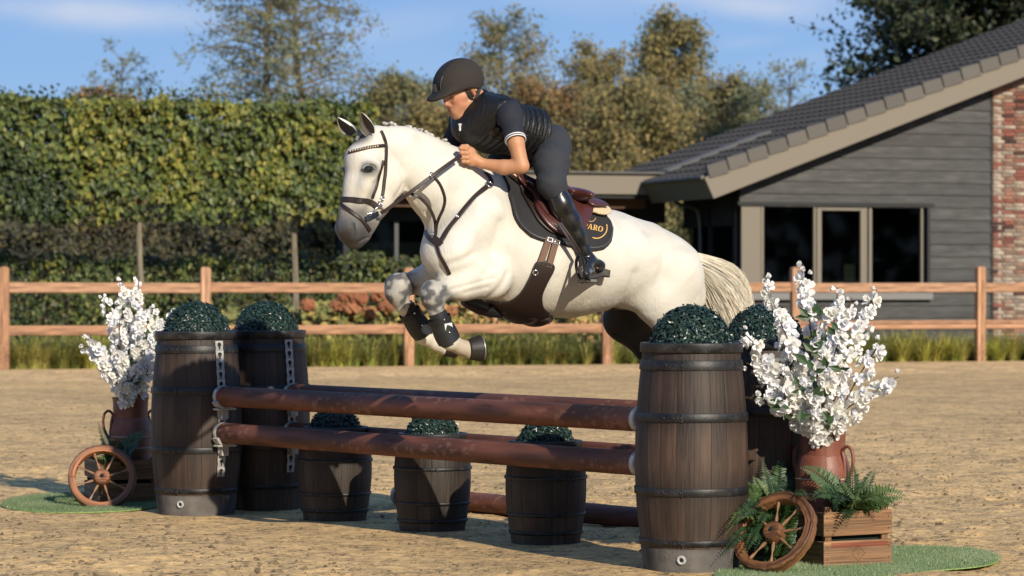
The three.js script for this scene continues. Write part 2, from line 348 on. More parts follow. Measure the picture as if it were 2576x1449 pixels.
// ---------------------------------------------------------------- paddock fence
M.fenceWood = [[.66, .36, .20], [.62, .33, .185], [.70, .40, .24], [.58, .31, .175]].map((c) => std({ map: T.grain, bumpMap: T.grainBump, bumpScale: 0.004, roughness: 0.85, color: lin(...c) }));
{
  seed(5);
  const px = [-494, 10, 517, 1027, 1525, 2002, 2465, 2900], f = thing('paddock_fence', 'brown post and two rail timber fence along the back of the arena', 'fence');
  const along = FB.clone().sub(FA).normalize(), ang = Math.atan2(-along.z, along.x), P = [];
  px.forEach((x, i) => {
    const k = (x - CX) / FOCAL, t = (k * -FA.z - FA.x) / ((FB.x - FA.x) + k * (FB.z - FA.z)), p = FA.clone().lerp(FB, t); P.push(p);
    const h = 1.445 + 0.03 * sstep(1500, 2500, x), sh = new THREE.Shape(), w = 0.062;
    sh.moveTo(-w, -0.05); sh.lineTo(w, -0.05); sh.lineTo(w, h - 0.035); sh.quadraticCurveTo(w, h - 0.004, 0, h); sh.quadraticCurveTo(-w, h - 0.004, -w, h - 0.035); sh.closePath();
    const g = new THREE.ExtrudeGeometry(sh, { depth: 0.104, bevelEnabled: true, bevelSize: 0.008, bevelThickness: 0.008, bevelSegments: 2, curveSegments: 6 }).translate(0, 0, -0.052); uvBox(g, 'y', i * 1.3, i * 0.7);
    const m = part('post', g, M.fenceWood[i % 3], f); m.position.copy(p); m.rotation.y = ang + rr(-0.03, 0.03); m.rotation.z = rr(-0.008, 0.008);
  });
  for (let i = 0; i + 1 < P.length; i++) for (const [y, h] of [[1.165, 0.142], [0.575 + 0.03 * (i > 3), 0.132]]) {
    const a = P[i].clone(), b = P[i + 1].clone(), L = a.distanceTo(b) - 0.128, g = new RoundedBoxGeometry(L, h, 0.055, 2, 0.012); uvBox(g, 'x', i * 2.1 + y, y * 3);
    const m = part('rail', g, M.fenceWood[(i * 2 + (y < 1 ? 1 : 0)) % 4], f); m.position.copy(a.add(b).multiplyScalar(0.5)); m.position.y = y + rr(-0.008, 0.008); m.rotation.y = ang; m.rotation.z = rr(-0.004, 0.004);
  }
}

// ---------------------------------------------------------------- the house: local x along the gable, z out of it
{
  seed(11);
  const C = V(3.6, 0, -46), ANG = Math.atan2(.296, .955), cg = .955, sg = .296;
  const put = (o) => { o.position.copy(C); o.rotation.y = ANG; return o; };
  const spot = (x, y, off) => { const r = ray(x, y), t = (off + C.x * sg + C.z * cg) / (r.x * sg - cg), p = r.multiplyScalar(t); p.y += CAM_H; return V((p.x - C.x) * cg - (p.z - C.z) * sg, p.y, off); };
  const SL = 0.371, TH = Math.atan(SL), roofY = (s) => 2.878 + SL * (s + 0.773);      // top edge of the barge board
  const sidingT = tex(1024, 512, (u, v) => {
    const g = fbm(u, v, 9, 50, 4, 3), b = fbm(u, v, 10, 8, 3, 8); let k = 0;
    for (let i = 0; i < 9; i++) { const kx = hash(i, 1, 5), ky = hash(i, 2, 5), d = Math.hypot((u - kx) * 14, (v - ky) * 26); k += Math.exp(-d * d * 3) * 0.5; }
    return clamp(0.40 + (g - 0.5) * 0.30 + (b - 0.5) * 0.24 - k * 0.18);
  }, 2.6, 0.62);
  const dark = [0.85, 1, 1.18, 0.95].map((k) => std({ map: sidingT, bumpMap: T.grainBump, bumpScale: 0.003, roughness: 0.6, color: lin(.27 * k, .263 * k, .252 * k) }));
  const taupe = std({ color: lin(.175, .148, .110), roughness: 0.6, bumpMap: T.fine, bumpScale: 0.0006 }), black = std({ color: lin(.012, .013, .015), roughness: 0.7 }), zinc = std({ color: lin(.13, .125, .115), roughness: 0.85 });
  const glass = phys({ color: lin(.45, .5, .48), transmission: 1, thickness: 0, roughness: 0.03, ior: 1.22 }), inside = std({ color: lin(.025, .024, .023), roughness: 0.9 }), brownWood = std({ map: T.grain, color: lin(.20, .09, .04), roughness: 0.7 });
  const H = put(thing('timber_house', 'dark timber clad house with tiled roof and wide gable windows behind the fence', 'house'));

  // boards, each a plank, lapped so that its lower edge stands out
  const wall = part('wall', [box(4.38, 1.0, 0.16, 2.2, 0.5, -0.12), box(1.1, 1.5, 0.16, 3.85, 1.75, -0.12)], black, H);
  const up = new THREE.Shape(); up.moveTo(0.01, 2.5); up.lineTo(4.39, 2.5); up.lineTo(4.39, roofY(4.39) - 0.34); up.lineTo(0.01, roofY(0.01) - 0.34); up.closePath();
  wall.geometry = merge([wall.geometry, new THREE.ExtrudeGeometry(up, { depth: 0.16, bevelEnabled: false }).translate(0, 0, -0.2)]);
  const pitch = 0.198, sR = 4.385, wR = 3.275, wB = 1.0, wT = 2.46;
  for (let i = 0; i < 22; i++) {
    const y0 = 0.08 + i * pitch, y1 = y0 + pitch + 0.012, sl = Math.max(0, (y0 + 0.09 - (roofY(0) - 0.36)) / SL), spans = y0 < wB - 0.03 || y0 > wT - 0.03 ? [[sl, sR]] : [[wR, sR]];
    for (const [a, b] of spans) {
      if (b - a < 0.1) continue;
      const cut = b - a > 3 && i % 3 === 1 ? [[a, a + (b - a) * 0.56], [a + (b - a) * 0.56 + 0.004, b]] : [[a, b]];
      for (const [c, d] of cut) {
        const sh = new THREE.Shape(); sh.moveTo(c, 0); sh.lineTo(d, 0); sh.lineTo(d, y1 - y0);
        const top = Math.max(c, (y1 - (roofY(0) - 0.33)) / SL); sh.lineTo(Math.min(top, d - 0.02), y1 - y0); sh.closePath();
        const g = new THREE.ExtrudeGeometry(sh, { depth: 0.016, bevelEnabled: true, bevelSize: 0.003, bevelThickness: 0.003, bevelSegments: 1 }); uvBox(g, 'x', i * 0.83, i * 0.217);
        const m = part('plank', g, dark[(i * 7 + (c > 1 ? 1 : 0)) % 4], wall); m.position.set(0, y0, 0.024); m.rotation.x = -0.1;
      }
    }
  }
  part('trim', [box(3.4, 0.05, 0.06, 1.66, 2.50, 0.03), box(0.05, 1.46, 0.06, 3.27, 1.745, 0.03), box(0.03, 4.2, 0.05, 4.395, 2.2, 0.02)], black, H);
  // window: frames measured on the picture
  const X = (x) => spot(x, 610, 0).x, win = part('window', [box(X(1913) - X(1864), 1.4, 0.06, (X(1913) + X(1864)) / 2, 1.745, -0.01, 0.006)], taupe, H);
  const bar = (x0, x1, y0 = 1.06, y1 = 2.455, z = -0.02, d = 0.07) => box(X(x1) - X(x0), y1 - y0, d, (X(x0) + X(x1)) / 2, (y0 + y1) / 2, z, 0.006);
  part('window_frame', [bar(1914, 1921), bar(2046, 2052), bar(2175, 2181), bar(2185, 2193, 1.06, 2.44), bar(2316, 2321), bar(1914, 2321, 1.06, 1.12)], taupe, win);
  part('sash_frame', [bar(2053, 2065, 1.12, 2.44, 0.0), bar(2163, 2174, 1.12, 2.44, 0.0), bar(2065, 2163, 2.395, 2.44, 0.0), bar(2065, 2163, 1.12, 1.17, 0.0)], taupe, win);
  part('head_frame', [bar(1914, 2330, 2.44, 2.475, -0.03)], black, win);
  for (const [a, b] of [[1921, 2046], [2065, 2163], [2193, 2316], [2321, 2330]]) part('pane', bar(a, b, 1.1, 2.44, -0.045, 0.008), a > 2320 ? black : glass, win);
  part('window_sill', box(3.34, 0.11, 0.16, 1.64, 1.02, 0.06, 0.008), std({ color: lin(.18, .175, .17), roughness: 0.6 }), win);
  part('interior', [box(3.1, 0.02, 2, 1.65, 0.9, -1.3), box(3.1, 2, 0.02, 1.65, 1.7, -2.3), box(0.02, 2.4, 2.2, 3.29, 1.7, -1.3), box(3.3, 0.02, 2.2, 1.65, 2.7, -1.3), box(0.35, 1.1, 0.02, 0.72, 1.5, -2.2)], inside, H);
  const room = std({ color: lin(.16, .13, .10), roughness: 0.8 }); part('table', box(1.1, 0.05, 0.6, 2.3, 1.25, -1.5, 0.006), room, H); part('picture', box(0.5, 0.4, 0.03, 1.1, 1.95, -2.27, 0.004), room, H); part('chair_back', box(0.25, 0.5, 0.05, 2.75, 1.45, -1.9, 0.01), room, H); part('curtain', tube([V(0.5, 1.0, -.5), V(0.5, 2.5, -.5)], 0.06, 8), std({ color: lin(.25, .24, .21), roughness: 1 }), H);
  // left side wall with tall glazing, and the flat-roofed annexe beyond it
  const side = part('side_wall', [box(0.14, 0.9, 2.3, 0.07, 0.45, -1.35), box(0.14, 0.5, 2.3, 0.07, 2.4, -1.35), box(0.14, 2.6, 0.14, 0.07, 1.3, -0.22), box(0.14, 2.6, 0.12, 0.07, 1.3, -1.3)], black, H);
  for (const z of [-0.75, -1.85]) part('pane', box(0.01, 1.3, 0.95, 0.04, 1.5, z), glass, side);
  const ax = -5.72;
  const annex = part('annexe', [box(-ax - 0.1, 0.6, 0.12, ax / 2, 0.3, -3.3), box(-ax - 0.1, 0.4, 0.12, ax / 2, 2.45, -3.3), box(-ax, 0.12, 1.3, ax / 2, 2.70, -3.05), box(0.1, 2.6, 0.5, ax + 0.05, 1.3, -3.2), box(-ax - 0.2, 2.6, 0.05, ax / 2, 1.3, -3.9)], black, H);
  part('fascia', box(-ax - 0.5, 0.34, 0.05, (ax - 0.5) / 2, 2.87, -2.36, 0.004), taupe, annex);
  part('roof_edge', box(-ax - 0.42, 0.03, 0.14, (ax - 0.42) / 2, 3.055, -2.33, 0.006), zinc, annex);
  part('beam', box(-ax - 0.6, 0.17, 0.12, (ax - 0.6) / 2, 2.56, -2.75, 0.005), brownWood, annex);
  for (let i = 0; i < 7; i++) { const x = -0.5 - i * 0.85; part('mullion', box(0.07, 1.75, 0.08, x, 1.45, -3.28, 0.004), std({ color: lin(.05, .055, .055), roughness: 0.5 }), annex); part('pane', box(0.76, 1.7, 0.01, x - 0.43, 1.45, -3.3), glass, annex); }
  part('drainpipe', tube([V(-0.62, 2.62, -1.4), V(-0.45, 2.52, -1.5), V(-0.13, 2.44, -1.55), V(-0.08, 2.3, -1.56), V(-0.08, 0.1, -1.56)], 0.035, 10, 30), std({ color: lin(.10, .10, .105), roughness: 0.4, metalness: 0.4 }), H);
  // roof
  const along = (s0, s1, z0, z1, top, th) => { const w = (s1 - s0) / Math.cos(TH), g = new THREE.BoxGeometry(w, th, z1 - z0); g.translate(w / 2, -th / 2, 0); g.rotateZ(TH); uvBox(g, 'x'); return g.translate(s0, roofY(s0) + top, (z0 + z1) / 2); };
  const roof = part('roof', [along(-0.72, 8.3, -6.2, 0.44, -0.075, 0.16)], black, H);
  const barge = new THREE.Shape(); const bs = (s, d) => [s, roofY(s) - d];
  barge.moveTo(-0.773, roofY(-0.773)); barge.lineTo(...bs(8.2, 0)); barge.lineTo(...bs(8.2, 0.335)); barge.lineTo(-0.62, roofY(-0.62) - 0.378); barge.closePath();
  part('barge_board', new THREE.ExtrudeGeometry(barge, { depth: 0.03, bevelEnabled: true, bevelSize: 0.004, bevelThickness: 0.004, bevelSegments: 1 }).translate(0, 0, 0.465), taupe, roof);
  const soff = along(-0.6, 8.2, 0.0, 0.46, -0.3, 0.03); part('soffit', soff, black, roof);
  const eave = new THREE.BufferGeometry();
  { const a = [-0.773, roofY(-0.773)], b = [-0.62, roofY(-0.62) - 0.378], z0 = -2.34, z1 = 0.464, q = [a[0], a[1], z1, a[0], a[1], z0, b[0], b[1], z0, b[0], b[1], z1, a[0] + 0.03, a[1], z1, a[0] + 0.03, a[1], z0, b[0] + 0.03, b[1], z0, b[0] + 0.03, b[1], z1];
    eave.setAttribute('position', new THREE.Float32BufferAttribute(q, 3)); eave.setIndex([0, 1, 2, 0, 2, 3, 4, 6, 5, 4, 7, 6, 0, 4, 5, 0, 5, 1, 3, 2, 6, 3, 6, 7]); }
  const e2 = eave.toNonIndexed(); e2.computeVertexNormals(); uvBox(e2, 'z');
  part('eave_board', e2, std({ color: lin(.14, .13, .085), roughness: 0.6 }), roof);
  part('gutter', tube([V(-0.79, roofY(-0.773) + 0.01, 0.45), V(-0.79, roofY(-0.773) + 0.01, -2.3)], 0.035, 8), zinc, roof);
  part('flashing', [along(-0.3, 1.55, -2.95, -2.45, 0.06, 0.05)], zinc, roof);
  // tiles
  const cw = 0.255, course = 0.335, tp = [], tu = [], ti = [], NP = 9;
  for (let e = 0; e < 2; e++) for (let i = 0; i < NP; i++) { const t = i / (NP - 1), z = (t - 0.5) * cw * 1.05, y = 0.03 * Math.sin(t * Math.PI * 1.0) ** 2 + 0.008 * (t > 0.9); for (const b of [0, 1]) { tp.push(e * course * 1.12, y + (e ? 0 : 0.026) - (b ? 0.018 : 0), -z); tu.push(e * course, z); } }
  for (let i = 0; i < NP - 1; i++) { const a = i * 2, o = NP * 2; ti.push(a, a + 2, o + a, a + 2, o + a + 2, o + a, a, a + 1, a + 2, a + 2, a + 1, a + 3); }
  let tile = new THREE.BufferGeometry(); tile.setAttribute('position', new THREE.Float32BufferAttribute(tp, 3)); tile.setAttribute('uv', new THREE.Float32BufferAttribute(tu, 2)); tile.setIndex(ti); tile = tile.toNonIndexed(); tile.computeVertexNormals();
  const tm = [0, 1, 2].map((k) => std({ color: lin(.046 + k * .006, .040 + k * .005, .035 + k * .004), roughness: 0.95, bumpMap: T.fine, bumpScale: 0.001, side: THREE.DoubleSide }));
  const rest = []; let made = 0;
  for (let j = 0; j < 24; j++) for (let i = 0; i < 26; i++) {
    const z = 0.38 - (j + 0.5) * cw, s = -0.74 + i * course; if (z < -6.15) continue;
    const p = V(s, roofY(s) + 0.0, z), q = new THREE.Quaternion().setFromEuler(new THREE.Euler(0, 0, TH + rr(-0.004, 0.004)));
    if (made < 290 && i < 19) { const m = part('roof_tile', tile, tm[(i * 5 + j * 3 + (rnd() > 0.7)) % 3], roof); m.position.copy(p); m.quaternion.copy(q); made++; } else rest.push({ p, q, s: 1 });
  }
  copies('far_roof_tiles', tile, tm[1], rest, roof);
  const vg = new RoundedBoxGeometry(0.336, 0.205, 0.11, 1, 0.006); uvBox(vg); const vt = [.088, .106, .097].map((k) => std({ color: lin(k, k * .9, k * .78), roughness: 0.7, bumpMap: T.fine, bumpScale: 0.001 }));
  for (let i = 0; i < 26; i++) { const s = -0.56 + i * course, m = part('verge_tile', vg, vt[i % 3], roof); m.position.set(s, roofY(s) + 0.058, 0.47); m.rotation.z = TH - 0.085; }
  part('ridge', tube([V(8.3, roofY(8.3) + 0.02, 0.5), V(8.3, roofY(8.3) + 0.02, -6.2)], 0.12, 10), tm[0], roof);

  // brick pillar at the right: every brick that shows is a piece
  const bw = put(thing('brick_wall', 'whitewashed red brick wall at the right end of the timber house', 'wall'));
  const sh = new THREE.Shape(); sh.moveTo(4.41, 0); sh.lineTo(7.2, 0); sh.lineTo(7.2, roofY(7.2) - 0.33); sh.lineTo(4.41, roofY(4.41) - 0.33); sh.closePath();
  const core = part('mortar', new THREE.ExtrudeGeometry(sh, { depth: 0.2, bevelEnabled: false }).translate(0, 0, -0.16), std({ color: lin(.34, .29, .24), roughness: 1, bumpMap: T.fine, bumpScale: 0.004 }), bw);
  const bm = [[.21, .075, .05], [.25, .09, .065], [.17, .065, .05], [.30, .15, .105], [.60, .47, .36], [.66, .54, .43], [.48, .32, .23], [.42, .22, .155], [.13, .06, .05]].map((c, i) => std({ color: lin(...c), roughness: 0.95, map: i > 3 ? T.mottle : null, bumpMap: T.fine, bumpScale: 0.003 }));
  const bgs = [0, 1, 2].map((i) => uvBox(new RoundedBoxGeometry(0.198, 0.05, 0.06, 1, 0.006), 'x', i, i * 0.4)), half = uvBox(new RoundedBoxGeometry(0.095, 0.05, 0.06, 1, 0.006)), more = [[], [], []];
  let n = 0;
  for (let r = 0; r < 96; r++) for (let c = 0; c < 13; c++) {
    const y = 0.03 + r * 0.0605, odd = r % 2, s = 4.415 + (odd ? (c ? 0.0525 + c * 0.209 : 0.0475) : 0.1 + c * 0.209), w = odd && !c ? 0.095 : 0.198;
    if (y + 0.03 > roofY(s - w / 2) - 0.33 || s > 7.1) continue;
    const patch = noise3(s * 2.2, y * 1.3, 3), white = rnd() < 0.40 + 0.5 * sstep(0.45, 0.65, patch), k = white ? 4 + Math.floor(rnd() * 4) : [0, 1, 2, 3, 0, 1, 8][Math.floor(rnd() * 7)];
    const p = V(s, y, 0.035 + rr(-0.004, 0.004)), g = w < 0.15 ? half : bgs[(r + c) % 3];
    if (s < 5.06 && y > 0.28 && n < 296) { const m = part('brick', g, bm[k], bw); m.position.copy(p); m.rotation.z = rr(-0.008, 0.008); n++; }
    else more[k > 3 && k < 8 ? 0 : k % 2 + 1].push(g.clone().translate(p.x, p.y, p.z));
  }
  more.forEach((l, i) => l.length && tag(part('far_bricks', l, bm[[6, 0, 1][i]], bw), null, null, null, 'stuff'));
}
// ---------------------------------------------------------------- foliage
function leafGeo(w, l, fold = 0.25) {                              // a pointed leaf, folded along its rib
  const q = [0, 0, 0, -w / 2, l * 0.45, fold * w, 0, l * 0.5, 0, w / 2, l * 0.45, fold * w, 0, l, -fold * w * 0.4], g = new THREE.BufferGeometry();
  g.setAttribute('position', new THREE.Float32BufferAttribute(q, 3)); g.setAttribute('uv', new THREE.Float32BufferAttribute([0.5, 0, 0, .5, .5, .5, 1, .5, .5, 1], 2)); g.setIndex([0, 2, 1, 0, 3, 2, 1, 2, 4, 2, 3, 4]); const h = g.toNonIndexed(); h.computeVertexNormals(); return h;
}
M.leaf = phys({ color: 0xffffff, roughness: 0.55, side: THREE.DoubleSide, transmission: 0.18, thickness: 0 });
M.dryLeaf = phys({ color: 0xffffff, roughness: 0.9, side: THREE.DoubleSide, transmission: 0.38, thickness: 0 });
M.bark = std({ map: T.grain, bumpMap: T.grainBump, bumpScale: 0.01, color: lin(.22, .18, .13), roughness: 0.95 });
M.paleBark = std({ map: T.grain, bumpMap: T.grainBump, bumpScale: 0.006, color: lin(.36, .30, .21), roughness: 0.95 });
const pick = (pal) => { const c = pal[Math.floor(rnd() * pal.length)], k = rr(0.72, 1.28); return lin(c[0] * k, c[1] * k * rr(0.94, 1.06), c[2] * k); };
const PAL = {
  hedgeDark: [[.033, .055, .015], [.049, .080, .020], [.069, .094, .022], [.026, .044, .018]],
  hedgeGold: [[.204, .205, .032], [.152, .174, .029], [.099, .133, .024], [.251, .224, .039], [.068, .095, .020]],
  hedgeMid: [[.113, .148, .031], [.159, .176, .036], [.070, .102, .026], [.045, .071, .020]],
  low: [[.070, .103, .023], [.044, .070, .020], [.117, .135, .031], [.032, .051, .015], [.100, .082, .026]],
  olive: [[.261, .236, .087], [.198, .192, .075], [.323, .262, .092], [.156, .170, .075]],
  rust: [[.307, .167, .052], [.235, .151, .052], [.195, .151, .055], [.353, .217, .070]],
  brown: [[.321, .255, .088], [.268, .222, .085], [.365, .288, .099], [.206, .203, .078], [.411, .297, .099]],
  greygreen: [[.249, .261, .142], [.209, .226, .121], [.299, .297, .167], [.170, .193, .105]],
  oak: [[.018, .028, .011], [.026, .039, .013], [.037, .050, .016], [.052, .062, .022]],
  bark: [[.11, .085, .05], [.085, .068, .045]]
};
// a hedge or clipped crown: leaves crowded towards the faces of a box, with a loose outline
function clipped(list, n, c, w, h, d, pals, size, ang) {
  const A = V(Math.cos(ang), 0, -Math.sin(ang)), Z = V(Math.sin(ang), 0, Math.cos(ang));
  for (let i = 0; i < n; i++) {
    let x = rr(-1, 1), y = rr(-1, 1), z = rnd() < 0.72 ? 1 - Math.pow(rnd(), 2) * 0.9 : rr(-1, 1);
    if (rnd() < 0.12) y = 1 - rnd() * 0.12;
    if (h > 1.7 && h < 1.8 && y < -0.62 && noise3(x * 4 + c.x * 3, 7, 5) < 0.5 && rnd() < 0.75) continue;
    const lump = noise3(x * w * 1.7 + c.x, y * h * 1.7, 3.3 + c.z), gap = noise3(x * w * 3 + 9, y * h * 3 + c.x, 8);
    if (gap < 0.36) z -= 1.1 * rnd();
    const p = c.clone().addScaledVector(A, x * w / 2 + gauss() * 0.04).addScaledVector(Z, z * d / 2 + (lump - 0.5) * 0.28 + gauss() * 0.05);
    p.y += y * h / 2 + (lump - 0.5) * 0.16 * Math.abs(y) + gauss() * 0.05;
    const face = V(gauss() * 0.8, 0.15 + gauss() * 0.7, 0.7 + gauss() * 0.6).normalize();
    const q = quatTo(V(0, 0, 1), face).multiply(new THREE.Quaternion().setFromAxisAngle(V(0, 0, 1), Math.PI + gauss() * 1.1));
    list.push({ p, q, s: size * rr(0.65, 1.35), c: pick(pals(x, y)) });
  }
}
const hedgeAng = Math.atan2(-(FB.z - FA.z), FB.x - FA.x);
const onLine = (x, off) => { const k = (x - CX) / FOCAL, z0 = FA.z - off, t = (k * -z0 - FA.x) / ((FB.x - FA.x) + k * (FB.z - FA.z)); return V(FA.x + t * (FB.x - FA.x), 0, z0 + t * (FB.z - FA.z)); };
{
  const leaf = leafGeo(0.75, 1, 0.22);
  const defs = [[-32, 4.4, 'hedgeDark', 'hedgeMid', 'dark green clipped tree at the left end of the pleached row'], [355, 4.4, 'hedgeGold', 'hedgeMid', 'golden green clipped tree standing in the middle of the pleached row'], [742, 4.4, 'hedgeMid', 'hedgeGold', 'mid green clipped tree next to the horse head in the pleached row']];
  seed(21);
  for (const [x, off, a, b, label] of defs) {
    const c = onLine(x, off), t = thing('pleached_tree', label, 'tree', 'pleached trees behind the fence'); t.position.set(c.x, 0, c.z);
    const bend = (k) => V(gauss() * 0.04 * k, 0, gauss() * 0.03);
    part('trunk', tube([V(0, -0.1, 0), V(0.01, 1.0, 0).add(bend(1)), V(0, 2.2, 0).add(bend(1)), V(0, 3.2, 0), V(0, 3.9, 0)], (k) => lerp(0.062, 0.025, k), 10, 24), M.paleBark, t);
    const limbs = [];
    for (let i = 0; i < 6; i++) for (const s of [-1, 1]) { const y = 2.35 + i * 0.28; limbs.push(tube([V(0, y - 0.08, 0), V(s * 0.4, y, rr(-0.1, 0.1)), V(s * 1.1, y + rr(-0.08, 0.1), rr(-0.12, 0.12))], (k) => lerp(0.022, 0.006, k), 5, 8)); }
    part('limbs', limbs, M.bark, t);
    const list = []; clipped(list, 7600, V(0, 3.12, 0), 2.33, 1.78, 0.85, (u, v) => noise3(u * 2.2 + x, v * 2.2, 1) + (a === 'hedgeDark' ? 0.1 - u * 0.25 : 0) > 0.42 ? PAL[a] : PAL[b], 0.105, hedgeAng);
    for (let i = 0; i < 130; i++) list.push({ p: V(rr(-1.15, 1.15), rr(4.0, 4.14) + Math.abs(gauss()) * 0.06, rr(-0.3, 0.4)), q: randQ(), s: rr(0.06, 0.11), c: pick(PAL.hedgeDark) });
    copies('crown', leaf, M.leaf, list, t);
  }
  // low hedge under the trees
  seed(22);
  const h = thing('low_hedge', 'low dense green hedge with small leaves behind the fence', 'hedge'), list = [], st = [];
  for (let i = 0; i < 23; i++) { const c = onLine(-80 + i * 62, 5.9); const hh = 0.83 + 0.035 * Math.sin(i * 2.1); clipped(list, 640, V(c.x, hh, c.z), 0.55, hh * 2, 0.8, (u, v) => noise3(c.x * 1.4 + u * 0.3, v, 2) > 0.5 ? PAL.low : i < 4 || i % 7 === 3 ? PAL.hedgeGold : PAL.hedgeMid, 0.075, hedgeAng); st.push(tube([V(c.x, -0.05, c.z), V(c.x + 0.05, 0.7, c.z), V(c.x - 0.04, 1.3, c.z)], 0.012, 5, 6)); }
  part('stems', st, M.bark, h); copies('foliage', leaf, M.leaf, list, h);
}
// grasses along the fence foot
{
  seed(31);
  const blades = (n, L) => { const gs = []; for (let i = 0; i < n; i++) { const a = rr(0, 6.283), r = rr(0, 0.07), out = rr(0.2, 0.95) * L, l = L * rr(0.65, 1.1), b = V(Math.cos(a) * r, 0, Math.sin(a) * r), w = rr(0.005, 0.010), sx = -Math.sin(a) * w, sz = Math.cos(a) * w, q = [];
      for (let k = 0; k <= 4; k++) { const t = k / 4, ww = 1 - t * 0.9, o = out * t * t, y = l * (t - 0.28 * t * t * t * (out / L) * 2); q.push([b.x + Math.cos(a) * o + sx * ww, y, b.z + Math.sin(a) * o + sz * ww], [b.x + Math.cos(a) * o - sx * ww, y, b.z + Math.sin(a) * o - sz * ww]); }
      const g = new THREE.BufferGeometry(), idx = []; for (let k = 0; k < 4; k++) idx.push(k * 2, k * 2 + 1, k * 2 + 2, k * 2 + 1, k * 2 + 3, k * 2 + 2);
      g.setAttribute('position', new THREE.Float32BufferAttribute(q.flat(), 3)); g.setIndex(idx); g.computeVertexNormals(); gs.push(g); } return merge(gs); };
  const vars = [0, 1, 2].map(() => blades(60, 0.55)), lists = [[], [], []];
  for (let i = 0; i < 900; i++) {
    const x = rr(-160, 2740), c = onLine(x, rr(0.12, 1.15)); if (x > 1520 && x < 1700 && rnd() < 0.3) continue;
    const pal = noise3(x * 0.012, 5, 1) > 0.55 ? [[.47, .43, .085], [.37, .37, .07], [.52, .46, .11]] : [[.25, .28, .06], [.33, .33, .075], [.42, .36, .10], [.17, .20, .045]];
    lists[i % 3].push({ p: c.setY(-0.03), q: new THREE.Quaternion().setFromAxisAngle(V(0, 1, 0), rr(0, 6.28)), s: rr(0.85, 1.3), c: pick(pal) });
  }
  const t = tag(thing('fence_grass', 'tufts of yellow green grass growing along the foot of the fence', 'grass'), null, null, null, 'stuff');
  lists.forEach((l, i) => copies('tufts', vars[i], M.leaf, l, t));
}
// hydrangeas gone brown between the fence and the hedge
{
  seed(37);
  const floret = new THREE.IcosahedronGeometry(1, 1), fp = floret.attributes.position; for (let i = 0; i < fp.count; i++) { const k = 0.55 + 0.7 * hash(Math.round(fp.getX(i) * 50), Math.round(fp.getY(i) * 50), Math.round(fp.getZ(i) * 50)); fp.setXYZ(i, fp.getX(i) * k, fp.getY(i) * k, fp.getZ(i) * k); } floret.computeVertexNormals(); uvBox(floret);
  const head = [0, 1].map(() => { const l = []; for (let i = 0; i < 46; i++) { const d = V(gauss(), gauss() + 0.3, gauss()).normalize(); l.push(floret.clone().scale(0.03, 0.03, 0.03).translate(d.x * 0.085, d.y * 0.07, d.z * 0.085)); } return merge(l); });
  const hm = [[.30, .115, .055], [.24, .10, .05], [.36, .16, .075], [.34, .22, .09]].map((c) => std({ color: lin(...c), roughness: 0.95 })), leaf = leafGeo(0.7, 1, 0.15);
  const heads = [[775, 768], [868, 748], [846, 772], [886, 778], [905, 752], [953, 745], [972, 772], [930, 790], [590, 790], [1000, 760]];
  const bushes = [[640, 'hydrangea bush with faded heads beside the back barrels', .9], [790, 'hydrangea bush under the right pleached trunk', 0.95], [880, 'hydrangea bush with most brown heads left of the knees', 0.98], [970, 'hydrangea bush with brown heads behind the front knees', 1.0], [1110, 'yellowing hydrangea bush behind the front hooves', 0.95], [1250, 'yellowing hydrangea bush behind the girth', 0.92], [1400, 'yellow green hydrangea bush under the belly', 0.95], [1560, 'yellow green hydrangea bush behind the hind legs', 0.95]];
  bushes.forEach(([x, label, h]) => {
    const c = onLine(x, 1.75), b = thing('hydrangea', label, 'bush', 'hydrangeas behind the fence'); b.position.copy(c);
    const list = [], stems = []; for (let i = 0; i < 14; i++) stems.push(tube([V(rr(-.15, .15), -0.05, rr(-.15, .15)), V(rr(-.25, .25), h * 0.5, rr(-.2, .2)), V(rr(-.45, .45), h * 0.9, rr(-.3, .3))], 0.006, 5, 6));
    for (let i = 0; i < 560; i++) { const a = rr(0, 6.28), r = Math.sqrt(rnd()) * 0.5, y = Math.pow(rnd(), 0.7) * h * (1 - 0.25 * r); list.push({ p: V(Math.cos(a) * r * 1.1, y, Math.sin(a) * r * 0.8), q: quatTo(V(0, 0, 1), V(gauss(), 0.5 + gauss() * 0.5, 0.8 + gauss() * .5).normalize()).multiply(new THREE.Quaternion().setFromAxisAngle(V(0, 0, 1), rr(0, 6.28))), s: rr(0.08, 0.15), c: pick(x > 900 ? [[.40, .33, .08], [.32, .28, .07], [.46, .33, .11], [.22, .21, .055], [.42, .22, .08]] : [[.26, .24, .06], [.17, .18, .05], [.36, .28, .08]]) }); }
    part('stems', stems, M.bark, b); copies('leaves', leaf, M.leaf, list, b);
    heads.filter(([hx]) => Math.abs(hx - x) < 48).concat(x > 1000 ? [[x - 40, 770], [x + 25, 783], [x + 60, 765]] : []).forEach(([hx, hy], i) => { const p = at(hx, hy, -c.z - 0.35), m = part('flower_head', head[i % 2], hm[x > 1000 ? 3 - (i % 2) : i % 3], b); m.position.copy(p.sub(c)); m.scale.setScalar(rr(0.9, 1.25)); m.rotation.y = rr(0, 6); });
  });
}
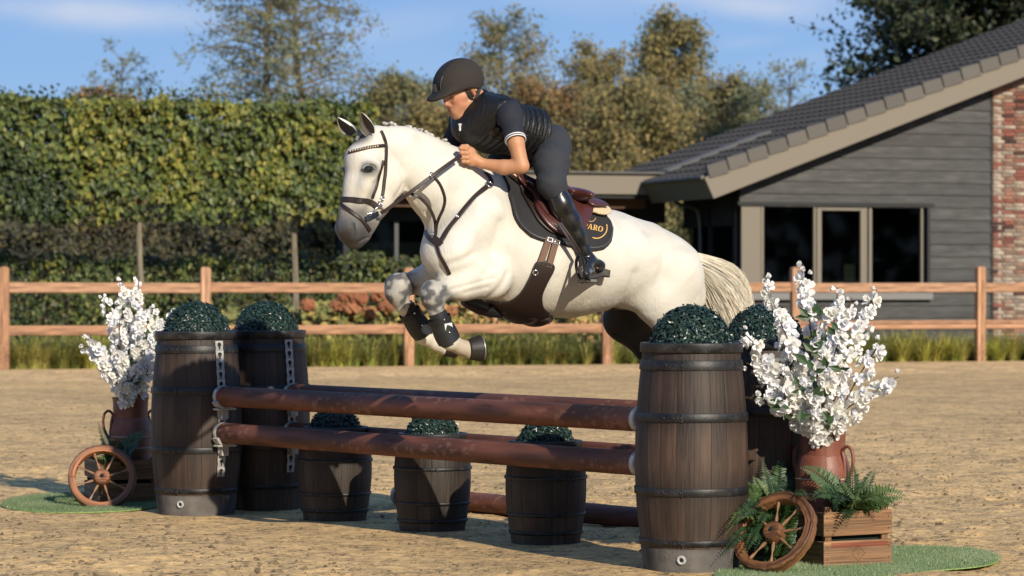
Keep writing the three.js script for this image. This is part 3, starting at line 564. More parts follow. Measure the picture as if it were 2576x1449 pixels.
// trees: a trunk, limbs that follow the crown, twigs and leaves set along them
function tree(name, label, group, o) {
  seed(o.seed);
  const t = thing(name, label, 'tree', group), base = at(o.x, HOR, o.d).setY(-0.1); t.position.copy(base);
  const H = (HOR - o.top) / FOCAL * o.d + CAM_H, R = o.w / 2 / FOCAL * o.d, h0 = o.low ?? 0.15, limbs = [], leaves = [], lean = o.lean ?? 0;
  const trunk = []; for (let i = 0; i <= 6; i++) trunk.push(V(lean * H * i / 6 + gauss() * 0.05 * R * (i > 0), H * 0.97 * i / 6, gauss() * 0.05 * R));
  const tc = new THREE.CatmullRomCurve3(trunk); part('trunk', tube(trunk, (k) => lerp(o.r ?? H * 0.016, 0.015, k), 8, 24), o.bark ?? M.bark, t);
  for (let i = 0; i < o.limbs; i++) {
    const k = h0 + (1 - h0) * Math.pow((i + rnd()) / o.limbs, 0.9), a = i * 2.39996 + gauss() * 0.4, L = R * o.shape((k - h0) / (1 - h0)) * rr(0.7, 1.15), p0 = tc.getPointAt(Math.min(0.999, k)), rise = o.rise ?? 0.35;
    const end = p0.clone().add(V(Math.cos(a) * L, L * rise * rr(0.4, 1.5), Math.sin(a) * L)), mid = p0.clone().lerp(end, 0.5).add(V(0, L * (o.arch ?? 0.1), 0));
    limbs.push(tube([p0, mid, end], (q) => lerp(Math.min(0.05, 0.012 + L * 0.012), 0.006, q), 4, 6, false, false));
    const bc = new THREE.QuadraticBezierCurve3(p0, mid, end), nT = o.twigs;
    for (let j = 0; j < nT; j++) {
      const s = Math.pow(rnd(), 0.65), q = bc.getPoint(0.12 + 0.88 * s), tl = (o.twig ?? 0.28) * L * rr(0.5, 1.1) + 0.15, dir = V(Math.cos(a) * 0.5 + gauss() * 0.8, (o.twigRise ?? 0.1) + gauss() * 0.45, Math.sin(a) * 0.5 + gauss() * 0.8).normalize(), e = q.clone().addScaledVector(dir, tl);
      if (j % 3 === 0) limbs.push(tube([q, e], 0.007, 3, 1, false, false));
      const n = Math.round(o.leaves * rr(0.5, 1.5));
      for (let l = 0; l < n; l++) { const f = rnd(), p = q.clone().lerp(e, f).add(V(gauss(), gauss() - (o.droop ?? 0), gauss()).multiplyScalar(o.spread * (0.4 + tl * 0.3))); leaves.push({ p, q: randQ(), s: o.size * rr(0.6, 1.4), c: pick(o.pals[Math.floor(noise3(p.x * 0.7 + o.x, p.y * 0.7, p.z * 0.7) * o.pals.length * 0.999)]) }); }
    }
  }
  part('limbs', limbs, o.twigBark ?? M.bark, t); copies('crown', leafGeo(0.7, 1, 0.2), o.mat ?? M.dryLeaf, leaves, t);
  return t;
}
{
  const cone = (k) => 0.25 + 0.9 * Math.pow(1 - k, 0.75) * sstep(-0.1, 0.22, k), oval = (k) => 0.35 + 0.75 * Math.sin(Math.PI * clamp(0.12 + k * 0.85)), dome = (k) => 0.4 + 0.7 * Math.sqrt(clamp(1 - k * k)), gp = 'trees beyond the arena';
  const P = PAL, twigBark = std({ color: lin(.20, .155, .095), roughness: 1 });
  tree('tall_tree', 'tall feathery tree with the left of two grey trunks above the hedge', gp, { seed: 101, x: 682, d: 84, top: -330, w: 470, limbs: 92, twigs: 16, leaves: 9, size: 0.105, spread: 0.32, shape: cone, rise: 0.05, arch: 0.13, droop: 0.25, pals: [P.olive, P.greygreen, P.olive], low: 0.2, r: 0.19, twigBark });
  tree('tall_tree', 'tall feathery tree with the right of two grey trunks above the hedge', gp, { seed: 102, x: 748, d: 87, top: -280, w: 500, limbs: 92, twigs: 16, leaves: 9, size: 0.105, spread: 0.32, shape: cone, rise: 0.05, arch: 0.13, droop: 0.25, pals: [P.greygreen, P.olive, P.olive], low: 0.2, r: 0.19, twigBark });
  tree('bare_tree', 'small thin grey tree above the left of the hedge', gp, { seed: 103, x: 305, d: 92, top: 128, w: 200, limbs: 34, twigs: 9, leaves: 6, size: 0.11, spread: 0.3, shape: oval, rise: 0.8, pals: [P.greygreen, P.olive], low: 0.3, twigBark });
  tree('rust_tree', 'small rust coloured tree just above the hedge', gp, { seed: 104, x: 272, d: 80, top: 205, w: 170, limbs: 34, twigs: 10, leaves: 12, size: 0.13, spread: 0.32, shape: dome, pals: [P.rust, P.rust, P.brown], low: 0.35 });
  tree('autumn_tree', 'olive tree right behind the ears of the horse', gp, { seed: 105, x: 1010, d: 84, top: 196, w: 260, limbs: 50, twigs: 15, leaves: 35, size: 0.106, spread: 0.50, twig: 0.42, shape: oval, rise: 0.6, pals: [P.greygreen, P.olive, P.brown], low: 0.1 });
  tree('autumn_tree', 'loose pale tree rising behind the helmet of the rider', gp, { seed: 106, x: 1262, d: 88, top: 52, w: 250, limbs: 46, twigs: 14, leaves: 22, size: 0.099, spread: 0.48, twig: 0.42, shape: oval, rise: 0.7, pals: [P.brown, P.olive, P.greygreen], low: 0.2, twigBark });
  tree('rust_tree', 'orange brown tree between the horse neck and the rider', gp, { seed: 107, x: 1090, d: 78, top: 262, w: 260, limbs: 44, twigs: 15, leaves: 38, size: 0.106, spread: 0.50, twig: 0.42, shape: dome, pals: [P.rust, P.brown, P.brown], low: 0.05 });
  tree('rust_tree', 'orange brown tree behind the back of the rider', gp, { seed: 108, x: 1370, d: 78, top: 208, w: 250, limbs: 44, twigs: 15, leaves: 38, size: 0.106, spread: 0.50, twig: 0.42, shape: dome, pals: [P.brown, P.rust, P.olive], low: 0.05 });
  tree('autumn_tree', 'olive tree at the left of the tall pair beyond the house', gp, { seed: 109, x: 1500, d: 82, top: 128, w: 230, limbs: 52, twigs: 15, leaves: 29, size: 0.099, spread: 0.48, twig: 0.42, shape: oval, rise: 0.7, pals: [P.greygreen, P.brown, P.olive], low: 0.1 });
  tree('autumn_tree', 'tallest brown green tree beyond the house roof', gp, { seed: 110, x: 1690, d: 84, top: 42, w: 330, limbs: 70, twigs: 16, leaves: 32, size: 0.103, spread: 0.50, twig: 0.42, shape: cone, rise: 0.6, pals: [P.olive, P.brown, P.olive, P.greygreen], low: 0.08 });
  tree('autumn_tree', 'bushy gold brown tree low behind the flat roof', gp, { seed: 111, x: 1590, d: 76, top: 230, w: 330, limbs: 54, twigs: 16, leaves: 38, size: 0.106, spread: 0.53, twig: 0.42, shape: dome, pals: [P.brown, P.brown, P.olive], low: 0.03 });
  tree('autumn_tree', 'bushy olive tree touching the left end of the tiled roof', gp, { seed: 112, x: 1800, d: 80, top: 205, w: 260, limbs: 46, twigs: 15, leaves: 35, size: 0.103, spread: 0.50, twig: 0.42, shape: oval, rise: 0.6, pals: [P.olive, P.greygreen, P.brown], low: 0.05 });
  tree('bare_tree', 'thin grey tree showing through left of the dark oak', gp, { seed: 113, x: 1985, d: 95, top: 140, w: 190, limbs: 40, twigs: 8, leaves: 5, size: 0.11, spread: 0.3, shape: oval, rise: 0.7, pals: [P.greygreen, P.greygreen], low: 0.25, twigBark });
  tree('autumn_tree', 'pale green tree low behind the tiled roof', gp, { seed: 114, x: 1890, d: 90, top: 210, w: 190, limbs: 40, twigs: 14, leaves: 25, size: 0.099, spread: 0.50, twig: 0.42, shape: oval, rise: 0.7, pals: [P.greygreen, P.olive], low: 0.1 });
  tree('oak_tree', 'large dark green oak behind the ridge of the house', gp, { seed: 115, x: 2520, d: 70, top: -190, w: 690, limbs: 130, twigs: 22, leaves: 24, size: 0.16, spread: 0.36, shape: (k) => 0.45 + 0.62 * Math.sin(Math.PI * clamp(0.2 + k * 0.72)), rise: 0.25, pals: [P.oak, P.oak, P.hedgeDark], low: 0.3, mat: M.leaf, r: 0.3 });
  // shrubs under the pleached trees, their shade put into darkened leaf colours
  const gs = 'shrubs in the shade behind the hedge';
  const shrubs = [[60, 560, 260, 'oak', 'dark shrub in the shade at the left edge'], [250, 520, 300, 'brown', 'tawny shrub in the shade left of the pale trunk'], [450, 540, 260, 'olive', 'olive shrub in the shade between the two trunks'], [620, 500, 260, 'oak', 'dark shrub in the shade between trunk and horse'], [800, 480, 280, 'olive', 'olive shrub in the shade below the horse muzzle'], [960, 440, 260, 'brown', 'tawny shrub behind the throat of the horse'], [1100, 470, 260, 'oak', 'dark shrub behind the chest of the horse']];
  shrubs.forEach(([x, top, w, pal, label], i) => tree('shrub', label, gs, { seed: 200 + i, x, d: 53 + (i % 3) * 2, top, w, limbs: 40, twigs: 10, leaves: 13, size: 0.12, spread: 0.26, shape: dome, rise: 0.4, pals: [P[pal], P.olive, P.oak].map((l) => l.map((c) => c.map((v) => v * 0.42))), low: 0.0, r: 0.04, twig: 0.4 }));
  // the edge of a wood far behind, one mass
  seed(300);
  const mass = []; for (let i = 0; i < 34000; i++) { const x = rr(-300, 2000), d = rr(93, 104), top = lerp(395, 275, sstep(930, 1080, x) * sstep(1990, 1850, x)) + 90 * (noise3(x * 0.012, 3, 1) - 0.5) - 60 * noise3(x * 0.05, 1, 9), y = lerp(735, top, Math.pow(rnd(), 0.8)), p = at(x, y, d); mass.push({ p, q: randQ(), s: rr(0.2, 0.45), c: pick(noise3(x * 0.02, y * 0.02, 4) > (x > 950 ? 0.3 : 0.5) ? (noise3(x * 0.015, 8, 2) > .55 ? PAL.brown : PAL.olive) : x > 950 ? PAL.greygreen : PAL.oak) }); }
  tag(copies('far_wood', leafGeo(0.7, 1, 0.2), M.dryLeaf, mass, scene), 'dark edge of a wood far behind the trees', 'wood', null, 'stuff');
  // unseen trees behind the camera, added to block low sky; they darken the glass
  seed(301);
  const back = []; for (let i = 0; i < 5200; i++) { const a = rr(-0.35, Math.PI + 0.35), d = rr(46, 54), top = 11 + 3 * noise3(a * 9, 2, 5), y = Math.pow(rnd(), 0.9) * top; back.push({ p: V(Math.cos(a) * d, y, 4 + Math.sin(a) * d), q: randQ(), s: rr(1.0, 2.0), c: pick(noise3(a * 12, y * 0.4, 4) > 0.5 ? PAL.hedgeDark : PAL.oak) }); }
  tag(copies('unseen_wood', leafGeo(0.8, 1, 0.2), M.dryLeaf, back, scene), 'unseen dark wood added round the near side to block low sky', 'wood', null, 'stuff');
}
// ---------------------------------------------------------------- the jump
const AX = V(.619, 0, .785), SPREAD = V(.335, 0, -.36), BL = V(-1.664, 0, -15.3), BR = V(.756, 0, -12.23), CUP_Y = [.615, .425];
{
  const woodT = tex(512, 1024, (u, v) => { const g = fbm(u, v, 60, 5, 4, 3), b = fbm(u, v, 8, 4, 4, 50), w = fbm(u, v, 24, 10, 4, 60), l = 0.60 + (g - 0.5) * 0.22 + (b - 0.5) * 0.40, gray = sstep(0.48, 0.75, w) * 0.4; return [lerp(l * 1.0, 0.60, gray), lerp(l * 0.86, 0.56, gray), lerp(l * 0.74, 0.52, gray)]; }, 0.5, 1.0);
  const woodB = tex(512, 512, (u, v) => fbm(u, v, 60, 5, 4, 3), 0.5, 0.5, false);
  const plasticT = tex(512, 512, (u, v) => { const d = fbm(u, v, 9, 14, 5, 71), e = fbm(u, v, 70, 40, 2, 72); return clamp(0.50 + (d - 0.5) * 0.9 + 0.35 * sstep(0.70, 0.8, e)); }, 0.4);
  M.stave = [.96, 1.03, .92, 1.06].map((k) => std({ map: woodT, bumpMap: woodB, bumpScale: 0.0018, roughness: 0.62, color: lin(.098 * k, .080 * k, .069 * k), vertexColors: true }));
  M.staveDark = [.9, 1.05, .8, 1.0].map((k) => std({ map: woodT, bumpMap: woodB, bumpScale: 0.002, roughness: 0.6, color: lin(.070 * k, .063 * k, .059 * k), vertexColors: true }));
  M.hoop = std({ map: plasticT, color: lin(.040, .038, .039), roughness: 0.5, bumpMap: T.fine, bumpScale: 0.0006 });
  M.lid = std({ map: plasticT, color: lin(.075, .075, .08), roughness: 0.5 });
  M.dustyBase = std({ map: T.mottle, color: lin(.20, .18, .16), roughness: 0.9, bumpMap: T.fine, bumpScale: 0.002 });
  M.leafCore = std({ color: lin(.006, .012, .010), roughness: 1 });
  M.boxLeaf = phys({ color: 0xffffff, roughness: 0.32, side: THREE.DoubleSide, specularIntensity: 1 });
  M.white = std({ color: lin(.86, .83, .74), roughness: 0.5, map: T.mottle });
  M.zinc = std({ color: lin(.80, .79, .76), roughness: 0.6, map: T.mottle });
}
const boxLeaf = leafGeo(0.62, 1, 0.18);
function topiary(name, label, group, pos, R, cut, n, s) {
  seed(s);
  const t = thing(name, label, 'topiary', group); t.position.copy(pos);
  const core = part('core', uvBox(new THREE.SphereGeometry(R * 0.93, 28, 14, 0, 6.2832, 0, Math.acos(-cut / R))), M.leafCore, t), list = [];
  while (list.length < n) {
    const d = V(gauss(), gauss(), gauss()).normalize(); if (d.y * R < cut - 0.005) continue;
    const f = d.clone().add(V(gauss(), gauss() + 0.3, gauss()).multiplyScalar(0.75)).normalize(), k = rr(0.6, 1.25);
    list.push({ p: d.clone().multiplyScalar(R * (0.93 + 0.085 * rnd() + 0.02 * noise3(d.x * 6, d.y * 6, d.z * 6))), q: quatTo(V(0, 0, 1), f).multiply(new THREE.Quaternion().setFromAxisAngle(V(0, 0, 1), rr(0, 6.28))), s: rr(0.013, 0.023), c: lin(.024 * k, .050 * k * rr(.9, 1.1), .041 * k) });
  }
  copies('leaves', boxLeaf, M.boxLeaf, list, t);
  return t;
}
function makeBarrel(o) {
  const { H, prof, N, hoops, rimR, rimH } = o, t = thing(o.name, o.label, 'barrel', o.group), mats = o.mats;
  const r = (h) => { const p = prof; let i = 0; while (i < p.length - 2 && h > p[i + 1][0]) i++; const k = clamp((h - p[i][0]) / (p[i + 1][0] - p[i][0])), m = (j) => (p[Math.min(j + 1, p.length - 1)][1] - p[Math.max(j - 1, 0)][1]) / (p[Math.min(j + 1, p.length - 1)][0] - p[Math.max(j - 1, 0)][0]), L = p[i + 1][0] - p[i][0], k2 = k * k, k3 = k2 * k; return (2 * k3 - 3 * k2 + 1) * p[i][1] + (k3 - 2 * k2 + k) * L * m(i) + (-2 * k3 + 3 * k2) * p[i + 1][1] + (k3 - k2) * L * m(i + 1); };
  const top = H - rimH + 0.004, geos = [0, 1, 2].map((v) => {
    const da = Math.PI / N * (0.988), pos = [], uv = [], idx = [], S = 16, A = [-1, -0.93, -0.4, 0.4, 0.93, 1], dr = [-0.0014, -0.0003, 0.0002, 0.0002, -0.0003, -0.0014];
    for (let i = 0; i <= S; i++) for (let j = 0; j < 6; j++) { const h = -0.02 + (top + 0.02) * i / S, a = A[j] * da, q = r(Math.max(0, h)) + dr[j] + (noise3(v * 9, h * 5, 2) - 0.5) * 0.002; pos.push(Math.sin(a) * q, h, Math.cos(a) * q); uv.push(a * 0.22 + v * 0.171, h + v * 0.37); if (i < S && j < 5) { const c = i * 6 + j; idx.push(c, c + 1, c + 6, c + 1, c + 7, c + 6); } }
    const g = new THREE.BufferGeometry(); g.setAttribute('position', new THREE.Float32BufferAttribute(pos, 3)); g.setAttribute('uv', new THREE.Float32BufferAttribute(uv, 2)); g.setIndex(idx); g.computeVertexNormals();
    return colored(g, (p) => { const k = clamp(sstep(.20, .0, p.y + (noise3(p.x * 14 + v * 5 + (o.rot ?? 0) * 9, p.y * 11, p.z * 14) - .5) * .22) * .75 + .22 * sstep(.62, .85, noise3(p.x * 9 + v * 3, p.y * 7, 4 + (o.rot ?? 0) * 7))); let st = 1; for (const [hh] of hoops) st *= 1 - .55 * Math.exp(-Math.pow((p.y - hh - .01) / .055, 2)); return [1.35, 1.32, 1.30].map((c, q) => lerp(c * st, [2.6, 2.5, 2.45][q], k)); });
  });
  for (let i = 0; i < N; i++) { const m = part('stave', geos[i % 3], mats[(i * 7 + (i >> 2)) % 4], t); m.rotation.y = (i + (o.rot ?? 0)) / N * Math.PI * 2; }
  const prof2 = []; for (let i = 0; i <= 12; i++) { const h = -0.03 + (top + 0.03) * i / 12; prof2.push(new THREE.Vector2(r(Math.max(0, h)) - 0.006, h)); }
  part('shell', uvBox(new THREE.LatheGeometry(prof2, 40), 'y'), M.leafCore, t);
  for (const [h, w] of hoops) {
    const g = new THREE.LatheGeometry([[r(h - w / 2) + 0.0005, h - w / 2], [r(h - w / 2) + 0.006, h - w / 2 + 0.002], [r(h) + 0.0062, h], [r(h + w / 2) + 0.006, h + w / 2 - 0.002], [r(h + w / 2) + 0.0005, h + w / 2]].map(([a, b]) => new THREE.Vector2(a, b)), 64); uvBox(g, 'x');
    const hoop = part('hoop', g, M.hoop, t), seam = o.seam ?? -0.25, rv = [];
    for (const a of [seam - 0.03, seam - 0.16, seam - 0.34]) rv.push(new THREE.SphereGeometry(0.005, 8, 6).translate(Math.sin(a) * (r(h) + 0.007), h, Math.cos(a) * (r(h) + 0.007)));
    rv.push(box(0.006, w, 0.006, 0, h, r(h) + 0.007, 0.001).rotateY(seam)); part('rivets', rv, M.lid, hoop);
  }
  const R = (a) => a.map(([x, y]) => new THREE.Vector2(x, y));
  part('rim', uvBox(new THREE.LatheGeometry(R([[rimR - 0.028, H - 0.03], [rimR - 0.026, H - 0.004], [rimR - 0.022, H], [rimR - 0.004, H], [rimR, H - 0.004], [rimR, H - rimH], [rimR - 0.02, H - rimH]]), 64), 'x'), M.lid, t);
  part('lid', uvBox(new THREE.CylinderGeometry(rimR - 0.024, rimR - 0.024, 0.01, 48).translate(0, H - 0.022, 0)), M.lid, t);
  if (o.plug) { const a = o.plug, h = 0.055, q = r(h) + 0.004, pl = part('plug', new THREE.TorusGeometry(0.014, 0.0065, 8, 20).translate(0, h, q), M.zinc, t); pl.rotation.y = a; const hole = part('plug_hole', new THREE.CylinderGeometry(0.012, 0.012, 0.012, 14).rotateX(Math.PI / 2).translate(0, h, q - 0.004), M.leafCore, t); hole.rotation.y = a; }
  if (o.base) part('base_band', uvBox(new THREE.LatheGeometry(R([[r(0) + 0.001, -0.02], [r(0) + 0.004, 0.0], [r(0.1) + 0.002, 0.098], [r(0.1) - 0.003, 0.1]]), 64), 'x'), M.dustyBase, t);
  t.userData.r = undefined; delete t.userData.r;
  return { t, r };
}
{
  seed(41);
  const prof = [[0, .198], [.1, .212], [.28, .232], [.5, .2385], [.7, .229], [.92, .206]];
  const tall = { name: 'tall_barrel', H: .955, prof, N: 20, rimR: .217, rimH: .040, hoops: [[.862, .042], [.645, .038], [.335, .034], [.122, .028]], mats: M.stave, group: 'tall barrels carrying the poles', base: true };
  const link = (() => {
    const s = new THREE.Shape(), w = 0.023, p = 0.0495; s.moveTo(-w, 0); s.lineTo(w, 0); s.quadraticCurveTo(w * 0.8, p * 0.25, w, p * 0.5); s.lineTo(w, p); s.lineTo(-w, p); s.lineTo(-w, p * 0.5); s.quadraticCurveTo(-w * 0.8, p * 0.25, -w, 0);
    const h = new THREE.Path(); h.moveTo(-0.006, 0.005); h.lineTo(0.006, 0.005); h.lineTo(0.006, 0.018); h.absarc(0, 0.028, 0.0125, -0.9, Math.PI + 0.9, false); h.lineTo(-0.006, 0.018); h.closePath(); s.holes.push(h);
    return uvBox(new THREE.ExtrudeGeometry(s, { depth: 0.004, bevelEnabled: false, curveSegments: 6 }), 'y');
  })();
  const cupGeo = (() => {
    const arc = new THREE.Shape(); arc.absarc(0, 0, 0.066, Math.PI * 1.13, Math.PI * 1.87, false); arc.absarc(0, 0, 0.0545, Math.PI * 1.87, Math.PI * 1.13, true); arc.closePath();
    const g = [uvBox(new THREE.ExtrudeGeometry(arc, { depth: 0.045, bevelEnabled: true, bevelSize: 0.002, bevelThickness: 0.002, bevelSegments: 1, curveSegments: 12 }).translate(0, 0, 0.0), 'x'), box(0.05, 0.085, 0.014, 0, -0.062, -0.004, 0.004), box(0.044, 0.05, 0.036, 0, -0.092, 0.012, 0.005), box(0.115, 0.010, 0.05, 0, -0.063, 0.024, 0.004)];
    return merge(g);
  })();
  const defs = [[BL, 1, 'tall dark barrel at the front left, white keyhole strip in the sun', -0.3], [BL.clone().add(SPREAD), 1, 'tall dark barrel at the back left, standing in deep shade', 0], [BR, -1, 'tall brown barrel at the front right, nearest to the camera', -0.26], [V(1.116, 0, -12.85), -1, 'tall barrel at the back right, hidden behind white blossom', 0]];
  const ballLabels = ['dark green box ball on the front left tall barrel', 'dark green box ball on the back left tall barrel', 'dark green box ball on the front right barrel, largest in the picture', 'dark green box ball half hidden by white blossom'];
  defs.forEach(([c, s, label, plug], i) => {
    const { t, r } = makeBarrel({ ...tall, label, plug: plug || undefined, seam: [-0.35, -0.3, -0.22, 0.4][i], rot: [.2, .7, .45, .9][i], base: i % 2 === 0 });
    t.position.copy(c); t.rotation.y = 0; t.position.y = -0.003;
    const yaw = Math.atan2(AX.x * s, AX.z * s), track = new THREE.Group(); track.name = 'pole_track'; t.add(track); track.rotation.y = yaw;
    for (let k = 0; k < 14; k++) { const h = 0.20 + k * 0.0505, m = part('link', link, M.zinc, track); m.position.set(0, h, r(h) + 0.010); m.rotation.x = Math.atan2(r(h + 0.05) - r(h), 0.05); }
    for (const y of i % 2 ? [CUP_Y[0], CUP_Y[1] - 0.012] : CUP_Y) { const m = part('pole_cup', cupGeo, M.white, t); m.rotation.y = yaw; m.position.set(Math.sin(yaw) * (r(y) + 0.016), y, Math.cos(yaw) * (r(y) + 0.016)); }
    topiary('topiary_ball', ballLabels[i], 'box balls on the tall barrels', c.clone().setY(.955 - 0.02), .168 + (i === 2) * 0.002, 0.0, 4300, 60 + i);
  });
  const small = { name: 'small_barrel', H: .47, prof: [[0, .160], [.08, .174], [.22, .188], [.33, .186], [.45, .168]], N: 16, rimR: .172, rimH: .032, hoops: [[.40, .022], [.30, .018], [.13, .018], [.045, .018]], mats: M.staveDark, group: 'small barrels under the poles' };
  [[V(-.907, 0, -14.87), 'small dark barrel at the left under the poles, its ball in shade'], [V(-.39, 0, -14.23), 'small dark barrel in the middle, its rim and ball in sunlight'], [V(.158, 0, -13.54), 'small dark barrel at the right under the poles, nearest to the camera']].forEach(([c, label], i) => {
    const { t } = makeBarrel({ ...small, label, rot: i * .37 + .1 }); t.position.copy(c); t.rotation.y = 0.4 * i;
    topiary('topiary_ball', ['small box ball on the left small barrel', 'small box ball on the middle small barrel, catching the sun', 'small box ball on the right small barrel'][i], 'box balls on the small barrels', c.clone().setY(.47 - 0.025), .128, 0.0, 2400, 70 + i);
  });
  // poles
  const poleT = tex(1024, 512, (u, v) => {
    const a = fbm(u, v, 6, 6, 5, 81), s = fbm(u, v, 60, 16, 3, 82), sp = pn(u * 300, v * 60, 300, 60, 83), z = fbm(u, v, 5, 5, 2, 84), l = 0.66 + (a - 0.5) * 0.6;
    const scuff = sstep(0.58, 0.72, s) * sstep(0.46, 0.62, z) * 0.6 + sstep(0.92, 0.96, sp) * sstep(0.4, 0.6, z) * 0.7, dark = sstep(0.66, 0.76, fbm(u, v, 12, 10, 4, 85)) * 0.12;
    return [lerp(l, 0.95, scuff) - dark, lerp(l * 0.82, 0.93, scuff) - dark, lerp(l * 0.78, 0.92, scuff) - dark];
  }, 1.9, 0.34);
  const pm = [1, .93, 1.05, .9, .96].map((k) => phys({ map: poleT, bumpMap: T.fine, bumpScale: 0.0006, roughness: 0.68, color: lin(.30 * k, .155 * k, .095 * k), clearcoat: 0.05, clearcoatRoughness: 0.5 }));
  const L = 3.37, gPole = new THREE.CylinderGeometry(.053, .053, L - 0.03, 28, 24).rotateZ(Math.PI / 2), pp = gPole.attributes.position, pu = new Float32Array(pp.count * 2);
  for (let i = 0; i < pp.count; i++) { pu[i * 2] = pp.getX(i); pu[i * 2 + 1] = Math.atan2(pp.getZ(i), pp.getY(i)) * 0.053; }
  gPole.setAttribute('uv', new THREE.BufferAttribute(pu, 2));
  const capG = uvBox(new THREE.LatheGeometry([[0, 0.012], [.044, .012], [.054, .008], [.0565, 0], [.0565, -0.022], [.053, -.024]].map(([a, b]) => new THREE.Vector2(a, b)), 28).rotateZ(-Math.PI / 2));
  const yaw = Math.atan2(-AX.z, AX.x), mid = BL.clone().add(BR).multiplyScalar(0.5).addScaledVector(AX, -0.035);
  const P = [['front upper brown pole with white scuffs across the jump', mid.clone().setY(CUP_Y[0]), 0.0], ['front lower brown pole just above the small barrels', mid.clone().setY(CUP_Y[1]), 0.0], ['back upper brown pole behind the front upper one', mid.clone().add(SPREAD).setY(CUP_Y[0]), 0.0], ['back lower brown pole behind the small barrels', mid.clone().add(SPREAD).setY(CUP_Y[1] - 0.012), 0], ['brown pole lying on the sand behind the jump', mid.clone().add(V(.785, 0, -.619).multiplyScalar(1.14)).setY(.05), 0]];
  P.forEach(([label, p, sag], i) => { const t = thing('jump_pole', label, 'pole', 'poles of the jump'); t.position.copy(p); t.rotation.set(0, yaw, 0); const g = part('pole', gPole, pm[i], t); g.rotation.x = i * 1.3 + 0.4; for (const s of [-1, 1]) { const c = part('end_cap', capG, M.white, t); c.position.x = s * (L / 2 - 0.015); c.rotation.y = s < 0 ? Math.PI : 0; } });
}
